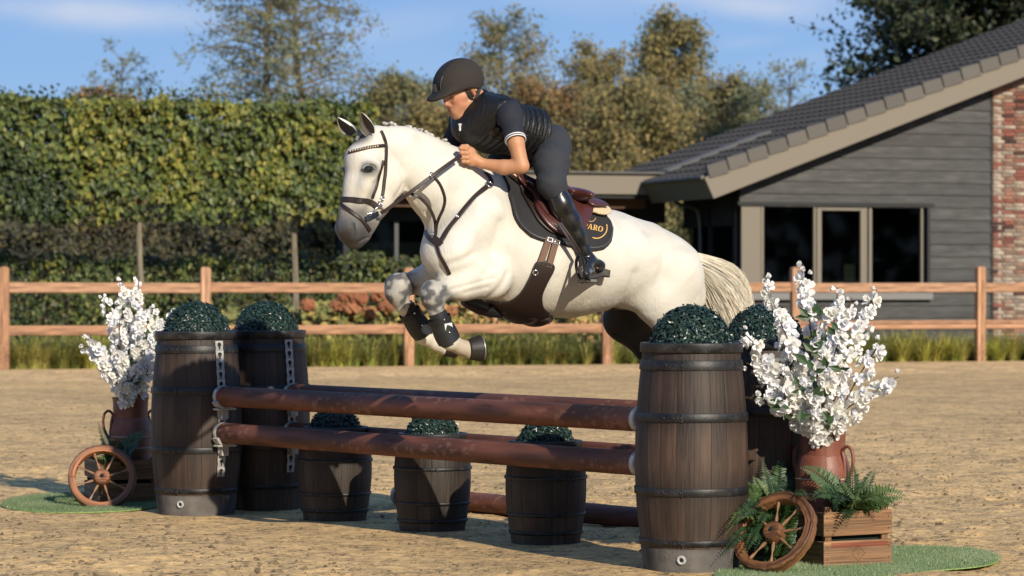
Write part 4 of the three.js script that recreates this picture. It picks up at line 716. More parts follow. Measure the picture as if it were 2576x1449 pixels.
// ---------------------------------------------------------------- wheels, milk cans, crates
{
  seed(51);
  const rustT = tex(512, 512, (u, v) => { const a = fbm(u, v, 5, 5, 5, 91), b = fbm(u, v, 40, 40, 2, 92); return [0.78 + (a - 0.5) * 0.4, 0.74 + (a - 0.5) * 0.5 + (b - 0.5) * 0.1, 0.72 + (a - 0.5) * 0.5 + (b - .5) * .1]; }, 0.5);
  const wheelWood = std({ map: T.grain, bumpMap: T.grainBump, bumpScale: 0.004, color: lin(.44, .165, .065), roughness: 0.5 }), wheelDark = std({ map: T.grain, bumpMap: T.grainBump, bumpScale: 0.008, color: lin(.33, .14, .055), roughness: 0.5 }), spokeM = std({ map: T.grain, color: lin(.46, .24, .12), roughness: 0.5 });
  const canM = phys({ map: rustT, bumpMap: T.fine, bumpScale: 0.0008, color: lin(.34, .125, .075), roughness: 0.5, clearcoat: 0.1, clearcoatRoughness: 0.5 }), canEdge = std({ color: lin(.42, .33, .26), roughness: 0.7 });
  function wheel(label, R, rough, n, c, spin, mat) {
    const t = thing('wagon_wheel', label, 'wheel'), pr = [], ri = R - 0.038, w = 0.021;
    for (const [a, b] of [[ri, -w], [ri + 0.004, -w - 0.004], [R - 0.005, -w - 0.004], [R, -w], [R, w], [R - 0.005, w + 0.004], [ri + 0.004, w + 0.004], [ri, w], [ri, -w]]) pr.push(new THREE.Vector2(a, b));
    const g = new THREE.LatheGeometry(pr, 96).rotateX(Math.PI / 2), p = g.attributes.position;
    for (let i = 0; i < p.count; i++) { const x = p.getX(i), y = p.getY(i), z = p.getZ(i), a = Math.atan2(y, x), k = 1 + (noise3(Math.cos(a) * 4 + 9, Math.sin(a) * 4, z * 60) - 0.5) * rough + (noise3(Math.cos(a) * 14, Math.sin(a) * 14, z * 90) - 0.5) * rough * 0.7; p.setXYZ(i, x * k, y * k, z * (1 + (noise3(x * 40, y * 40, 2) - 0.5) * rough * 6)); }
    g.computeVertexNormals(); const uv = []; for (let i = 0; i < p.count; i++) uv.push(Math.atan2(p.getY(i), p.getX(i)) * R, Math.hypot(p.getX(i), p.getY(i)) + p.getZ(i)); g.setAttribute('uv', new THREE.Float32BufferAttribute(uv, 2));
    part('rim', g, mat, t);
    const hp = [[0, .034], [.012, .034], [.013, .026], [.014, .026], [.013, .034], [.036, .034], [.042, .028], [.046, .012], [.046, -.018], [.04, -.03], [0, -.03]].map(([a, b]) => new THREE.Vector2(a, b));
    const hub = part('hub', uvBox(new THREE.LatheGeometry(hp, 32).rotateX(Math.PI / 2), 'z'), mat, t); part('hub_hole', new THREE.CylinderGeometry(.011, .011, .012, 14).rotateX(Math.PI / 2).translate(0, 0, .030), M.leafCore, hub);
    for (let i = 0; i < 8; i++) { const a = spin + i * Math.PI / 4, d = V(Math.cos(a), Math.sin(a), 0); part('spoke', tube([d.clone().multiplyScalar(.04), d.clone().multiplyScalar(R * .45), d.clone().multiplyScalar(R * .6), d.clone().multiplyScalar(ri + 0.01)], (k) => 0.0062 + 0.003 * Math.sin(k * 9) * Math.sin(k * 3.14), 8, 14), spokeM, t); }
    t.quaternion.copy(quatTo(V(0, 0, 1), n.normalize())); t.position.copy(c); return t;
  }
  wheel('orange brown wooden wheel leaning in the sun beside the left barrels', .182, 0.006, V(0.08, .40, .91), at(257, 1202, 15.62), 0.33, wheelWood);
  wheel('rough brown wooden wheel leaning against the wooden crate at the right', .187, 0.05, V(-.53, .55, .645), at(1949, 1341, 12.07), 0.02, wheelDark);
  function can(label, c, yaw) {
    const t = thing('milk_can', label, 'milk can'); t.position.copy(c); t.rotation.y = yaw;
    const L = (a) => uvBox(new THREE.LatheGeometry(a.map(([x, y]) => new THREE.Vector2(x, y)), 56), 'y');
    part('body', L([[0, 0], [.116, 0], [.119, .01], [.121, .2], [.121, .33]]), canM, t); part('shoulder', L([[.1205, .331], [.119, .36], [.113, .395], [.101, .43], [.0965, .436]]), canM, t);
    part('neck', L([[.0955, .436], [.0965, .5], [.098, .534], [.103, .543], [.1025, .548], [.098, .548], [.094, .535], [.091, .44]]), canM, t);
    part('joint', [L([[.1212, .268], [.1228, .271], [.1212, .274]]), L([[.1212, .331], [.1232, .334], [.1212, .337]])], canEdge, t);
    for (const s of [-1, 1]) { const q = [[.105, .455], [.128, .475], [.150, .462], [.160, .42], [.152, .37], [.128, .33], [.118, .335], [.116, .37], [.112, .42]].map(([x, y]) => V(s * x, y, 0)); part('handle', tube(q, 0.0075, 8, 60, true), canM, t); }
    part('inside', new THREE.CylinderGeometry(.09, .09, .01, 24).translate(0, .47, 0), M.leafCore, t);
    return t;
  }
  can('rust red milk can in the sun standing in the worn crate at the right', V(1.343, .026, -12.53), -0.75);
  can('rust red milk can in the shade left of the left barrels', V(-2.11, .026, -16.05), 0.5);
  const crateWood = [[.42, .22, .105], [.45, .24, .12], [.37, .19, .09], [.40, .21, .10]].map((c) => std({ map: T.grain, bumpMap: T.grainBump, bumpScale: 0.004, color: lin(...c), roughness: 0.8 }));
  function crate(label, c, yaw, print) {
    const t = thing('wooden_crate', label, 'crate'), W = .342, D = .42, H = .233; t.position.copy(c); t.rotation.y = yaw;
    const slat = (w, h, d, x, y, z, i, tilt = 0) => { const g = new RoundedBoxGeometry(w, h, d, 2, 0.003); uvBox(g, w > d ? 'x' : 'z', i * 0.71, i * 0.37); const m = part('slat', g, crateWood[i % 4], t); m.position.set(x, y, z); m.rotation.z = tilt; return m; };
    slat(W, .103, .011, W / 2, .180, 0, 0, 0.008); const low = slat(W, .106, .011, W / 2, .055, 0, 1); slat(W, .1, .011, W / 2, .18, -D, 2); slat(W, .1, .011, W / 2, .055, -D, 3);
    for (const x of [.006, W - .006]) { slat(.011, .1, D - .012, x, .178, -D / 2, 2); slat(.011, .1, D - .012, x, .055, -D / 2, 3); }
    for (const x of [.030, W - .030]) for (const z of [-.018, -D + .018]) { const g = uvBox(new RoundedBoxGeometry(.034, H + .018, .024, 1, 0.003), 'y', x); const m = part('corner_post', g, crateWood[2], t); m.position.set(x, (H + .018) / 2, z); }
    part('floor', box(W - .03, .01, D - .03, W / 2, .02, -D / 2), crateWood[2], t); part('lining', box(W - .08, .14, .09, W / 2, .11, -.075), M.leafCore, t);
    const nails = []; for (const y of [.155, .205, .03, .08]) for (const x of [.016, W - .018]) nails.push(new THREE.SphereGeometry(.0028, 6, 4).translate(x, y, .006)); part('nails', nails, std({ color: lin(.04, .03, .025), roughness: 0.6, metalness: 0.5 }), t);
    if (print) {
      const cv = document.createElement('canvas'); cv.width = 512; cv.height = 160; const x = cv.getContext('2d'); x.clearRect(0, 0, 512, 160);
      x.globalAlpha = 0.32; x.fillStyle = '#9c3325'; x.fillRect(40, 6, 452, 34); x.globalAlpha = 0.55; x.strokeStyle = '#2b2018'; x.lineWidth = 3; x.beginPath(); x.moveTo(256, 34); x.lineTo(308, 84); x.lineTo(256, 138); x.lineTo(204, 84); x.closePath(); x.stroke(); x.lineWidth = 2; x.beginPath(); x.moveTo(226, 84); x.lineTo(286, 84); x.moveTo(256, 58); x.lineTo(256, 110); x.stroke(); x.globalAlpha = 0.3; x.beginPath(); x.arc(160, 100, 18, 0, 6); x.stroke(); x.strokeRect(120, 90, 22, 26);
      x.globalAlpha = 1; x.globalCompositeOperation = 'destination-out'; seed(9); for (let i = 0; i < 900; i++) { x.globalAlpha = rnd() * 0.8; x.fillRect(rnd() * 512, rnd() * 160, 3 + rnd() * 18, 1.5); }
      const ct = new THREE.CanvasTexture(cv); ct.colorSpace = THREE.SRGBColorSpace;
      const g = new THREE.PlaneGeometry(W - .02, .1).translate(0, 0, .0068); part('print', g, std({ map: ct, transparent: true, roughness: 0.85 }), low);
    }
    return t;
  }
  crate('worn wooden crate with faded print holding a fern in the sun', V(1.312, 0.004, -12.235), Math.atan2(.15, .307), true);
  crate('dark wooden crate in the shade behind the left wheel', V(-2.25, 0.004, -15.77), 0.32, false);

  // mats of artificial grass
  const turfT = tex(256, 256, (u, v) => { const a = fbm(u, v, 60, 60, 2, 95), b = fbm(u, v, 5, 5, 3, 96); return [0.40 + a * 0.26 + b * 0.1, 0.52 + a * 0.22 + b * 0.06, 0.26 + a * 0.18 + b * 0.1]; }, 0.3);
  const turfM = std({ map: turfT, roughness: 0.95, bumpMap: T.fine, bumpScale: 0.006, color: lin(.8, .85, .8) }), blade = new THREE.ConeGeometry(0.0022, 0.016, 3).translate(0, 0.008, 0), bladeM = std({ color: 0xffffff, roughness: 0.8 });
  function mat(label, outline, n, bleach) {
    const pts = outline.map(([x, y]) => ground(x, y)), c = pts.reduce((a, p) => a.add(p), V()).multiplyScalar(1 / pts.length), t = thing('grass_mat', label, 'grass mat'); t.position.set(c.x, 0, c.z);
    const cv = new THREE.CatmullRomCurve3(pts.map((p) => V(p.x - c.x, 0, p.z - c.z)), true), poly = cv.getPoints(90).map((p) => new THREE.Vector2(p.x, -p.z)), sh = new THREE.Shape(poly);
    const g = new THREE.ExtrudeGeometry(sh, { depth: 0.005, bevelEnabled: false }).rotateX(-Math.PI / 2); uvBox(g, 'x'); part('base', g, turfM, t);
    const list = [], inside = (x, y) => { let k = false; for (let i = 0, j = poly.length - 1; i < poly.length; j = i++) if ((poly[i].y > y) !== (poly[j].y > y) && x < (poly[j].x - poly[i].x) * (y - poly[i].y) / (poly[j].y - poly[i].y) + poly[i].x) k = !k; return k; };
    const bx = poly.map((p) => p.x), by = poly.map((p) => p.y), x0 = Math.min(...bx), x1 = Math.max(...bx), y0 = Math.min(...by), y1 = Math.max(...by);
    while (list.length < n) { const x = rr(x0, x1), y = rr(y0, y1); if (!inside(x, y)) continue; const k = noise3((x + c.x) * 5, y * 5, 3), pale = rnd() < bleach ? 1 : 0; list.push({ p: V(x, 0.003, -y), q: quatTo(V(0, 1, 0), V(gauss() * 0.5, 1, gauss() * 0.5).normalize()), s: rr(0.7, 1.25), c: pale ? lin(.5, .5, .34) : lin(.15 + k * .10, .23 + k * .08, .10 + k * .06) }); }
    copies('blades', blade, bladeM, list, t);
  }
  seed(53);
  mat('green grass mat under the crate and wheel at the right', [[1812, 1462], [1850, 1418], [1980, 1396], [2120, 1384], [2260, 1378], [2420, 1381], [2492, 1392], [2516, 1410], [2470, 1426], [2330, 1440], [2150, 1462], [1980, 1478]], 16000, 0.05);
  mat('small green grass mat under the left wheel', [[4, 1268], [50, 1252], [160, 1243], [300, 1248], [392, 1258], [402, 1274], [320, 1286], [200, 1291], [90, 1289], [20, 1281]], 9000, 0.05);
}
// ---------------------------------------------------------------- ferns
{
  const fm = [[.030, .075, .016], [.045, .092, .020], [.018, .050, .015], [.085, .135, .03]].map((c) => phys({ color: lin(...c), roughness: 0.5, side: THREE.DoubleSide, transmission: 0.2, thickness: 0 }));
  const pinna = leafGeo(0.40, 1, 0.12);
  function frond(a, b, sag, width) {
    const L = a.distanceTo(b), m = a.clone().lerp(b, 0.5).add(V(0, sag * L, 0)), c = new THREE.QuadraticBezierCurve3(a, m, b), gs = [tube([a, c.getPoint(0.33), c.getPoint(0.66), b], (k) => 0.0028 * (1 - 0.75 * k), 5, 10)], n = Math.round(L / 0.0115), view = V(rr(-.2, .2), rr(0.3, 0.9), 1).normalize();
    for (let i = 3; i <= n; i++) for (const s of [-1, 1]) {
      const t = i / n, p = c.getPoint(t), T = c.getTangent(t); const B = V().crossVectors(T, view).normalize(), N = V().crossVectors(B, T).normalize(), w = width * 1.25 * Math.sin(Math.PI * clamp(0.12 + 0.88 * Math.pow(t, 0.75))) * rr(0.85, 1.1) + 0.004;
      const y = B.clone().multiplyScalar(s).addScaledVector(T, 0.35).addScaledVector(N, rr(-0.25, 0.1)).normalize(), x = V().crossVectors(y, N).normalize(), z = V().crossVectors(x, y);
      gs.push(pinna.clone().scale(w * 0.95, w, w).applyMatrix4(new THREE.Matrix4().makeBasis(x, y, z).setPosition(p)));
    }
    return merge(gs);
  }
  function fern(label, base, tips, s) {
    seed(s); const t = thing('fern', label, 'fern'); t.position.copy(base);
    tips.forEach(([x, y, d, sag = 0.2, w = 0.045, m], i) => part('frond', frond(V(rr(-.02, .02), 0, rr(-.02, .02)), at(x, y, d).sub(base), sag, w), fm[m ?? i % 3], t));
  }
  fern('green fern growing out of the worn wooden crate', V(1.45, .2, -12.36), [[2013, 1176, 12.35, .3, .045, 1], [2144, 1164, 12.3, .05, .042, 2], [2204, 1178, 12.5, .2, .03, 2], [2287, 1258, 12.3, .42, .05, 3], [2252, 1276, 12.2, .4, .04, 1], [2190, 1215, 12.4, .3, .04, 0], [2040, 1258, 12.15, .4, .045, 0], [2096, 1285, 12.1, .5, .04, 2], [2150, 1268, 12.1, .5, .045, 3], [2210, 1265, 12.15, .45, .045, 3], [2110, 1215, 12.3, .3, .04, 1], [2236, 1240, 12.35, .4, .045, 1], [2070, 1226, 12.3, .3, .04, 0], [2180, 1250, 12.2, .4, .045, 3], [2128, 1330, 12.15, .55, .036, 2]], 81);
  fern('dark fern behind the rough wheel at the right', V(1.15, .02, -12.42), [[1895, 1198, 12.5, .25, .05, 3], [1918, 1157, 12.6, .1, .045, 0], [1964, 1122, 12.65, .05, .05, 0], [1854, 1320, 12.3, .5, .045, 2], [1826, 1352, 12.15, .6, .04, 3], [1809, 1414, 12.2, .5, .04, 2], [1990, 1180, 12.6, .2, .05, 2], [1905, 1250, 12.4, .4, .05, 1], [1945, 1240, 12.4, .35, .05, 0], [2006, 1408, 12.2, .4, .04, 2], [1935, 1300, 12.35, .4, .045, 2], [1880, 1380, 12.25, .5, .045, 0], [1960, 1350, 12.3, .4, .04, 0], [2030, 1255, 12.4, .35, .045, 1], [1870, 1260, 12.45, .4, .05, 1], [1920, 1395, 12.2, .5, .04, 0], [1985, 1290, 12.4, .4, .045, 2], [1822, 1350, 11.9, .5, .036, 3], [2032, 1262, 11.95, .5, .040, 1], [1850, 1322, 11.95, .5, .045, 2], [1905, 1340, 12.0, .6, .045, 0], [1898, 1392, 12.0, .6, .04, 2], [1812, 1408, 11.95, .45, .04, 2], [1870, 1405, 11.95, .5, .04, 0], [1872, 1215, 12.2, .3, .05, 1], [1930, 1190, 12.2, .2, .05, 2], [1900, 1275, 12.1, .4, .05, 2], [1990, 1235, 12.2, .3, .05, 0]], 82);
  fern('small dark fern in the crate behind the left wheel', V(-2.17, .2, -15.86), [[262, 1130, 15.8, .1, .04, 0], [246, 1063, 16.0, .1, .03, 2], [300, 1105, 15.8, .2, .045, 2], [372, 1082, 15.8, .2, .045, 0], [238, 1160, 15.65, .4, .04, 3], [330, 1150, 15.7, .3, .045, 0], [350, 1120, 15.7, .2, .05, 2], [285, 1165, 15.65, .4, .04, 1]], 83);
}
// ---------------------------------------------------------------- white blossom
{
  const petal = (() => { const p = [], id = []; const prof = [[0, 0.0, 0.0], [0.35, 0.26, 0.10], [0.72, 0.40, 0.26], [1, 0.24, 0.34]]; prof.forEach(([y, w, z], i) => { p.push(-w, y, z + w * 0.25, 0, y * 1.04, z, w, y, z + w * 0.25); if (i < 3) { const a = i * 3; id.push(a, a + 1, a + 3, a + 1, a + 4, a + 3, a + 1, a + 2, a + 4, a + 2, a + 5, a + 4); } }); const g = new THREE.BufferGeometry(); g.setAttribute('position', new THREE.Float32BufferAttribute(p, 3)); g.setIndex(id); g.computeVertexNormals(); g.setAttribute('uv', new THREE.Float32BufferAttribute(new Float32Array(24), 2)); return g; })();
  seed(91);
  const flower = [0, 1, 2, 3].map((v) => { const gs = []; for (let ring = 0; ring < 2; ring++) for (let i = 0; i < 5 - ring; i++) gs.push(petal.clone().rotateX(lerp(0.1, 0.75, ring) + gauss() * 0.18 + (v === 3 ? 0.5 : 0)).scale(rr(0.85, 1.15), rr(0.85, 1.1) * (1 - ring * 0.3), 1).rotateZ((i + ring * 0.5) / (5 - ring) * 6.283 + gauss() * 0.12)); return merge(gs); });
  const fmat = [[.86, .85, .83], [.84, .82, .76], [.82, .82, .84]].map((c) => phys({ color: lin(...c), roughness: 0.7, side: THREE.DoubleSide, transmission: 0.22, thickness: 0 })), stemM = std({ color: lin(.14, .075, .045), roughness: 0.9, map: T.grain }), leafM = phys({ color: lin(.035, .075, .024), roughness: 0.5, side: THREE.DoubleSide, transmission: 0.15, thickness: 0 }), lg = leafGeo(0.5, 1, 0.2);
  function bouquet(label, neck, branches, leaves, sizeK, s) {
    seed(s); const t = thing('blossom_spray', label, 'flowers'); t.position.copy(neck); const all = [];
    branches.forEach(([x, y, d, from, bow = 0.1], bi) => {
      from = Math.max(from, .24);
      const e = at(x, y, d).sub(neck), L = e.length(), a = V(rr(-.05, .05), -0.06, rr(-.04, .04)), m = a.clone().lerp(e, 0.45).add(V(-e.x * bow, Math.abs(L) * bow, rr(-.04, .04))), c = new THREE.QuadraticBezierCurve3(a, m, e), pts = [0, .25, .5, .75, 1].map((k) => c.getPoint(k));
      const br = part('branch', tube(pts, (k) => lerp(0.0055, 0.0018, k), 5, 14), stemM, t), n = Math.round(L * (1 - from) * 46 * sizeK) + 4;
      for (let i = 0; i < n; i++) {
        const k = from + (1 - from) * (i + rnd()) / n, p = c.getPoint(k), T = c.getTangent(k), o = V(gauss(), gauss(), gauss() + 0.25); o.addScaledVector(T, -o.dot(T)).normalize();
        const f = o.clone().addScaledVector(T, 0.25).add(V(0, 0, 0.35)).normalize(), sc = rr(0.022, 0.040) * (k > 0.93 ? 0.72 : 1), r = rr(0.008, 0.044) * (1 - 0.65 * k * k);
        all.push([br, p.addScaledVector(o, r), quatTo(V(0, 0, 1), f).multiply(new THREE.Quaternion().setFromAxisAngle(V(0, 0, 1), rr(0, 6.28))), sc, k > 0.95 ? 3 : Math.floor(rnd() * 3), Math.floor(rnd() * 3)]);
      }
    });
    all.sort((a, b) => b[3] - a[3]); const rest = [];
    all.forEach(([br, p, q, sc, v, mt], i) => { if (i < 296) { const m = part('blossom', flower[v], fmat[mt], br); m.position.copy(p); m.quaternion.copy(q); m.scale.setScalar(sc); } else rest.push(flower[v].clone().applyMatrix4(new THREE.Matrix4().compose(p, q, V(sc, sc, sc)))); });
    if (rest.length) tag(part('small_blossoms', rest, fmat[0], t), null, null, null, 'stuff');
    leaves.forEach(([x, y, d]) => { const p = at(x, y, d).sub(neck); for (let i = 0; i < 4; i++) { const m = part('leaf', lg, leafM, t); m.position.copy(p).add(V(gauss(), gauss(), gauss()).multiplyScalar(0.03)); m.quaternion.copy(quatTo(V(0, 1, 0), V(gauss(), gauss() + 0.5, gauss()).normalize())); m.scale.setScalar(rr(0.05, 0.085)); } });
  }
  bouquet('large spray of white blossom in the rust can at the right', V(1.343, .555, -12.53), [[1919, 690, 12.35, .38, .02], [2020, 664, 12.73, .62, 0], [2108, 724, 12.58, .35, .02], [2206, 729, 12.68, .55, .04], [2143, 748, 12.48, .35, .06], [1866, 832, 12.25, .3, .1], [1878, 912, 12.30, .25, .12], [1897, 994, 12.25, .35, .14], [2219, 856, 12.53, .45, .08], [2260, 948, 12.38, .35, .16], [2197, 985, 12.33, .4, .14], [2062, 830, 12.28, .15, 0], [1990, 935, 12.25, .05, .05], [2005, 876, 12.38, .25, .03], [1928, 1016, 12.20, .15, .12], [2098, 1010, 12.28, .05, .1], [2045, 985, 12.23, .05, .05], [2075, 935, 12.23, .1, .03], [1958, 800, 12.25, .35, .05], [2112, 905, 12.33, .2, .06], [1965, 965, 12.20, .1, .1], [2030, 1040, 12.28, .1, .1], [2120, 1050, 12.33, .1, .14]], [[2052, 850, 12.75], [2030, 900, 12.75], [2070, 790, 12.8], [1998, 1010, 12.65], [2040, 1060, 12.7], [2010, 1045, 12.7], [2085, 880, 12.7], [1985, 1030, 12.7], [2056, 960, 12.7], [2050, 880, 12.3], [2035, 930, 12.25], [2062, 1000, 12.25], [2015, 985, 12.2], [2090, 930, 12.3], [2040, 800, 12.4], [2100, 850, 12.35], [2080, 1050, 12.2], [2000, 1060, 12.2], [1975, 1010, 12.2]], 1.0, 92);
  bouquet('white blossom in the rust can behind the left wheel', V(-2.11, .555, -16.05), [[351, 697, 16.1, .3, .01], [309, 704, 16.05, .35, .03], [258, 738, 16.0, .55, .06], [330, 735, 15.95, .2, .02], [219, 838, 15.95, .4, .12], [205, 866, 16.0, .4, .14], [394, 766, 16.1, .25, .03], [441, 783, 16.0, .4, .06], [413, 808, 15.9, .35, .06], [247, 898, 15.85, .3, .14], [266, 940, 15.85, .2, .14], [370, 830, 15.85, .05, .02], [300, 800, 15.9, .15, .05], [345, 860, 15.8, .05, .02], [290, 870, 15.8, .1, .1], [375, 920, 15.85, .05, .06], [310, 960, 15.8, .05, .1], [362, 770, 15.9, .25, .02]], [[345, 925, 15.9], [335, 890, 15.9], [350, 960, 15.9], [372, 860, 15.9]], 1.0, 93);
}
// ---------------------------------------------------------------- horse: local x runs from head to tail, z to the side that is seen
const HO = V(-.4605, 0, -13.02), HU = V(.839, 0, -.545), HN = V(.545, 0, .839), HYAW = Math.atan2(.545, .839);
const stand = (o) => { o.position.copy(HO); o.rotation.y = HYAW; return o; };
const local = (p) => { const d = p.clone().sub(HO); return V(d.dot(HU), d.y, d.dot(HN)); };
function J(x, y, rpx, w = 0, s) {                                   // a joint measured on the picture, w metres to the near side
  const r = ray(x, y), t = (w + HO.dot(HN)) / r.dot(HN), p = local(r.clone().multiplyScalar(t).add(V(0, CAM_H, 0)));
  return [p.x, p.y, p.z, rpx * t / FOCAL, s];
}
const JV = (x, y, w = 0) => { const j = J(x, y, 1, w); return V(j[0], j[1], j[2]); };
const flip = (j) => [j[0], j[1], -j[2], j[3], j[4]];
const camL = local(V(0, CAM_H, 0));
function hit(f, x, y, lift = 0) {                                   // where the line of sight meets a surface, and its normal there
  const r = ray(x, y), d = V(r.dot(HU), r.y, r.dot(HN)).normalize(); let t = 11.6; const p = V();
  for (let i = 0; i < 160 && t < 16; i++) { p.copy(camL).addScaledVector(d, t); const q = f(p.x, p.y, p.z); if (q < 0.0008) break; t += q * 0.6; }
  const n = grad(f, p); if (t >= 16) return null;
  return { p: p.clone().addScaledVector(n, lift), n };
}
function grad(f, p) { const h = 0.006; return V(f(p.x + h, p.y, p.z) - f(p.x - h, p.y, p.z), f(p.x, p.y + h, p.z) - f(p.x, p.y - h, p.z), f(p.x, p.y, p.z + h) - f(p.x, p.y, p.z - h)).normalize(); }
function sideHit(f, u, v, sgn, lift = 0) { let z = 0.7 * sgn; for (let i = 0; i < 200; i++) { const q = f(u, v, z); if (q < 0.0008 || z * sgn < 0) break; z -= q * 0.6 * sgn; } const p = V(u, v, z), n = grad(f, p); return { p: p.addScaledVector(n, lift), n }; }
const strapOn = (f, pts, w, th = 0.006, lift = 0.003, closedCurve = false) => { const h = pts.map(([x, y]) => hit(f, x, y, lift)).filter(Boolean); return strap(h.map((k) => k.p), h.map((k) => k.n), w, th, 0, closedCurve); };
// the same strap carried round to the other side
function loopOn(f, pts, w, th = 0.006, lift = 0.003, close = true) { const h = pts.map(([x, y]) => hit(f, x, y, lift)).filter(Boolean), m = h.map((k) => sideHit(f, k.p.x, k.p.y, -1, lift)).reverse(), all = [...h, ...m]; return strap(all.map((k) => k.p), all.map((k) => k.n), w, th, all.length * 5, close); }
function bbox(j) { return j; }
// a primitive that is skipped when far away
function lump(list, k) { return blend(list, k); }

const trunkF = lump([
  ...chain([J(1136, 612, 72, 0, 1.2), J(1215, 606, 122, 0, 1.08), J(1330, 646, 150, 0, .95), J(1430, 652, 141, 0, .98), J(1520, 655, 121, 0, 1.08), J(1600, 668, 107, 0, 1.2), J(1655, 695, 101, 0, 1.2), J(1690, 745, 76, 0, 1.3)]),
  ...chain([J(1165, 425, 38, 0, .8), J(1262, 480, 38, 0, .8), J(1360, 528, 42, 0, .8)]),
  ...chain([J(960, 364, 47, 0, .74), J(1010, 386, 63, 0, .62), J(1061, 419, 76, 0, .64), J(1116, 467, 95, 0, .70), J(1180, 522, 116, 0, .82)]),
  bone(J(1100, 640, 44, .07), J(1130, 690, 34, .06), J(1, 1, 42)[3], .05), bone(J(1100, 640, 44, -.07), J(1130, 690, 34, -.06), J(1, 1, 42)[3], .05)
], 0.055);
const headF = lump([
  ...chain([J(940, 350, 34, 0, 1.05), J(915, 404, 46, 0, 1.05), J(906, 468, 41, 0, .9), J(891, 528, 35, 0, .85), J(885, 574, 36, 0, .92), J(892, 600, 28, 0, 1.0)]),
  ...chain([J(958, 400, 46, 0, .8), J(974, 450, 49, 0, .84), J(945, 507, 38, 0, .8), J(917, 560, 29, 0, .85), J(914, 592, 17, 0, 1.2)]),
  ...[1, -1].map((s) => { const a = J(934, 418, 1, .078), b = J(918, 470, 1, .062), c = J(904, 520, 1, .048); return (x, y, z) => smin(bone([a[0], a[1], s * a[2]], [b[0], b[1], s * b[2]], .040, .026)(x, y, z), bone([b[0], b[1], s * b[2]], [c[0], c[1], s * c[2]], .026, .018)(x, y, z), .02); }),
  ...[1, -1].map((s) => { const a = J(886, 572, 1, .048), b = J(893, 592, 1, .046); return bone([a[0], a[1], s * a[2]], [b[0], b[1], s * b[2]], .028, .026); })
], 0.028);
const eyeC = J(930, 425, 1, .104), nosC = J(887, 566, 1, .074), nosC2 = J(890, 594, 1, .074);
const headG = (x, y, z) => {
  const az = Math.abs(z); let d = headF(x, y, z);
  d = smax(d, -(Math.hypot((x - eyeC[0]) / 1.5, y - eyeC[1], az - eyeC[2] - .006) - .017), .014);
  d = smax(d, -bone([nosC[0], nosC[1], nosC[2] + .004], [nosC2[0], nosC2[1], nosC2[2] + .004], .012, .009)(x, y, az), .012);
  const a = J(925, 596, 1, .03), b = J(905, 606, 1, .05); d = smax(d, -(bone(a, b, .003, .003)(x, y, az) - .001), .012);
  return d;
};
const lowA = J(925, 596, 1, .03), lowB = J(905, 606, 1, .05), mouth = bone(lowA, lowB, .004, .003), nost = bone([nosC[0], nosC[1], nosC[2] + .004], [nosC2[0], nosC2[1], nosC2[2] + .004], .013, .010);
const headS = (x, y, z) => { const az = Math.abs(z); let d = headF(x, y, z); d = smax(d, -(Math.hypot((x - eyeC[0]) / 1.5, y - eyeC[1], az - eyeC[2] - .006) - .017), .014); d = smax(d, -nost(x, y, az), .012); return smax(d, -mouth(x, y, az), .01); };
const foreN = lump([
  ...chain([J(1215, 540, 62, .13, .8), J(1130, 640, 56, .12), J(1232, 696, 52, .15)]),
  ...chain([J(1232, 698, 50, .15), J(1165, 713, 38, .15), J(1115, 728, 28, .145)]),
], 0.045);
const foreN2 = lump(chain([J(1115, 728, 27, .145), J(1090, 737, 31, .145), J(1090, 752, 27, .145), J(1097, 780, 18, .145), J(1114, 822, 15.5, .145), J(1133, 860, 21, .145), J(1157, 873, 17, .145), J(1182, 880, 23, .145)]), 0.022);
const foreF = lump([
  ...chain([J(1160, 600, 58, -.12), J(1165, 690, 46, -.13), J(1068, 706, 33, -.13), J(1020, 716, 28, -.13)])], 0.045);
const foreF2 = lump(chain([J(1020, 716, 28, -.13), J(1003, 722, 33, -.13), J(999, 738, 28, -.13), J(1013, 768, 19, -.13), J(1040, 808, 16.5, -.13), J(1068, 846, 21, -.13), J(1095, 862, 17, -.13), J(1120, 872, 22, -.13)]), 0.022);
const hindN = lump(chain([J(1668, 705, 88, .10, .9), J(1655, 750, 62, .14, .8), J(1715, 850, 44, .14, .8), J(1765, 940, 27, .13), J(1745, 1030, 18, .13), J(1722, 1095, 19, .13), J(1700, 1120, 15, .13), J(1690, 1132, 20, .13)]), 0.04);
const hindF = lump(chain([J(1640, 705, 80, -.11, .9), J(1572, 800, 56, -.15, .8), J(1640, 880, 38, -.15, .8), J(1712, 940, 27, -.14), J(1692, 1030, 18, -.14), J(1668, 1095, 19, -.14), J(1650, 1120, 15, -.14), J(1640, 1132, 20, -.14)]), 0.04);
const throat = JV(1013, 470, .06), flank = JV(1585, 742, .2), elbowP = JV(1205, 735, .2);
const seg2 = (pts, w) => pts.slice(1).map((b, i) => [JV(...pts[i], w), JV(...b, w)]);
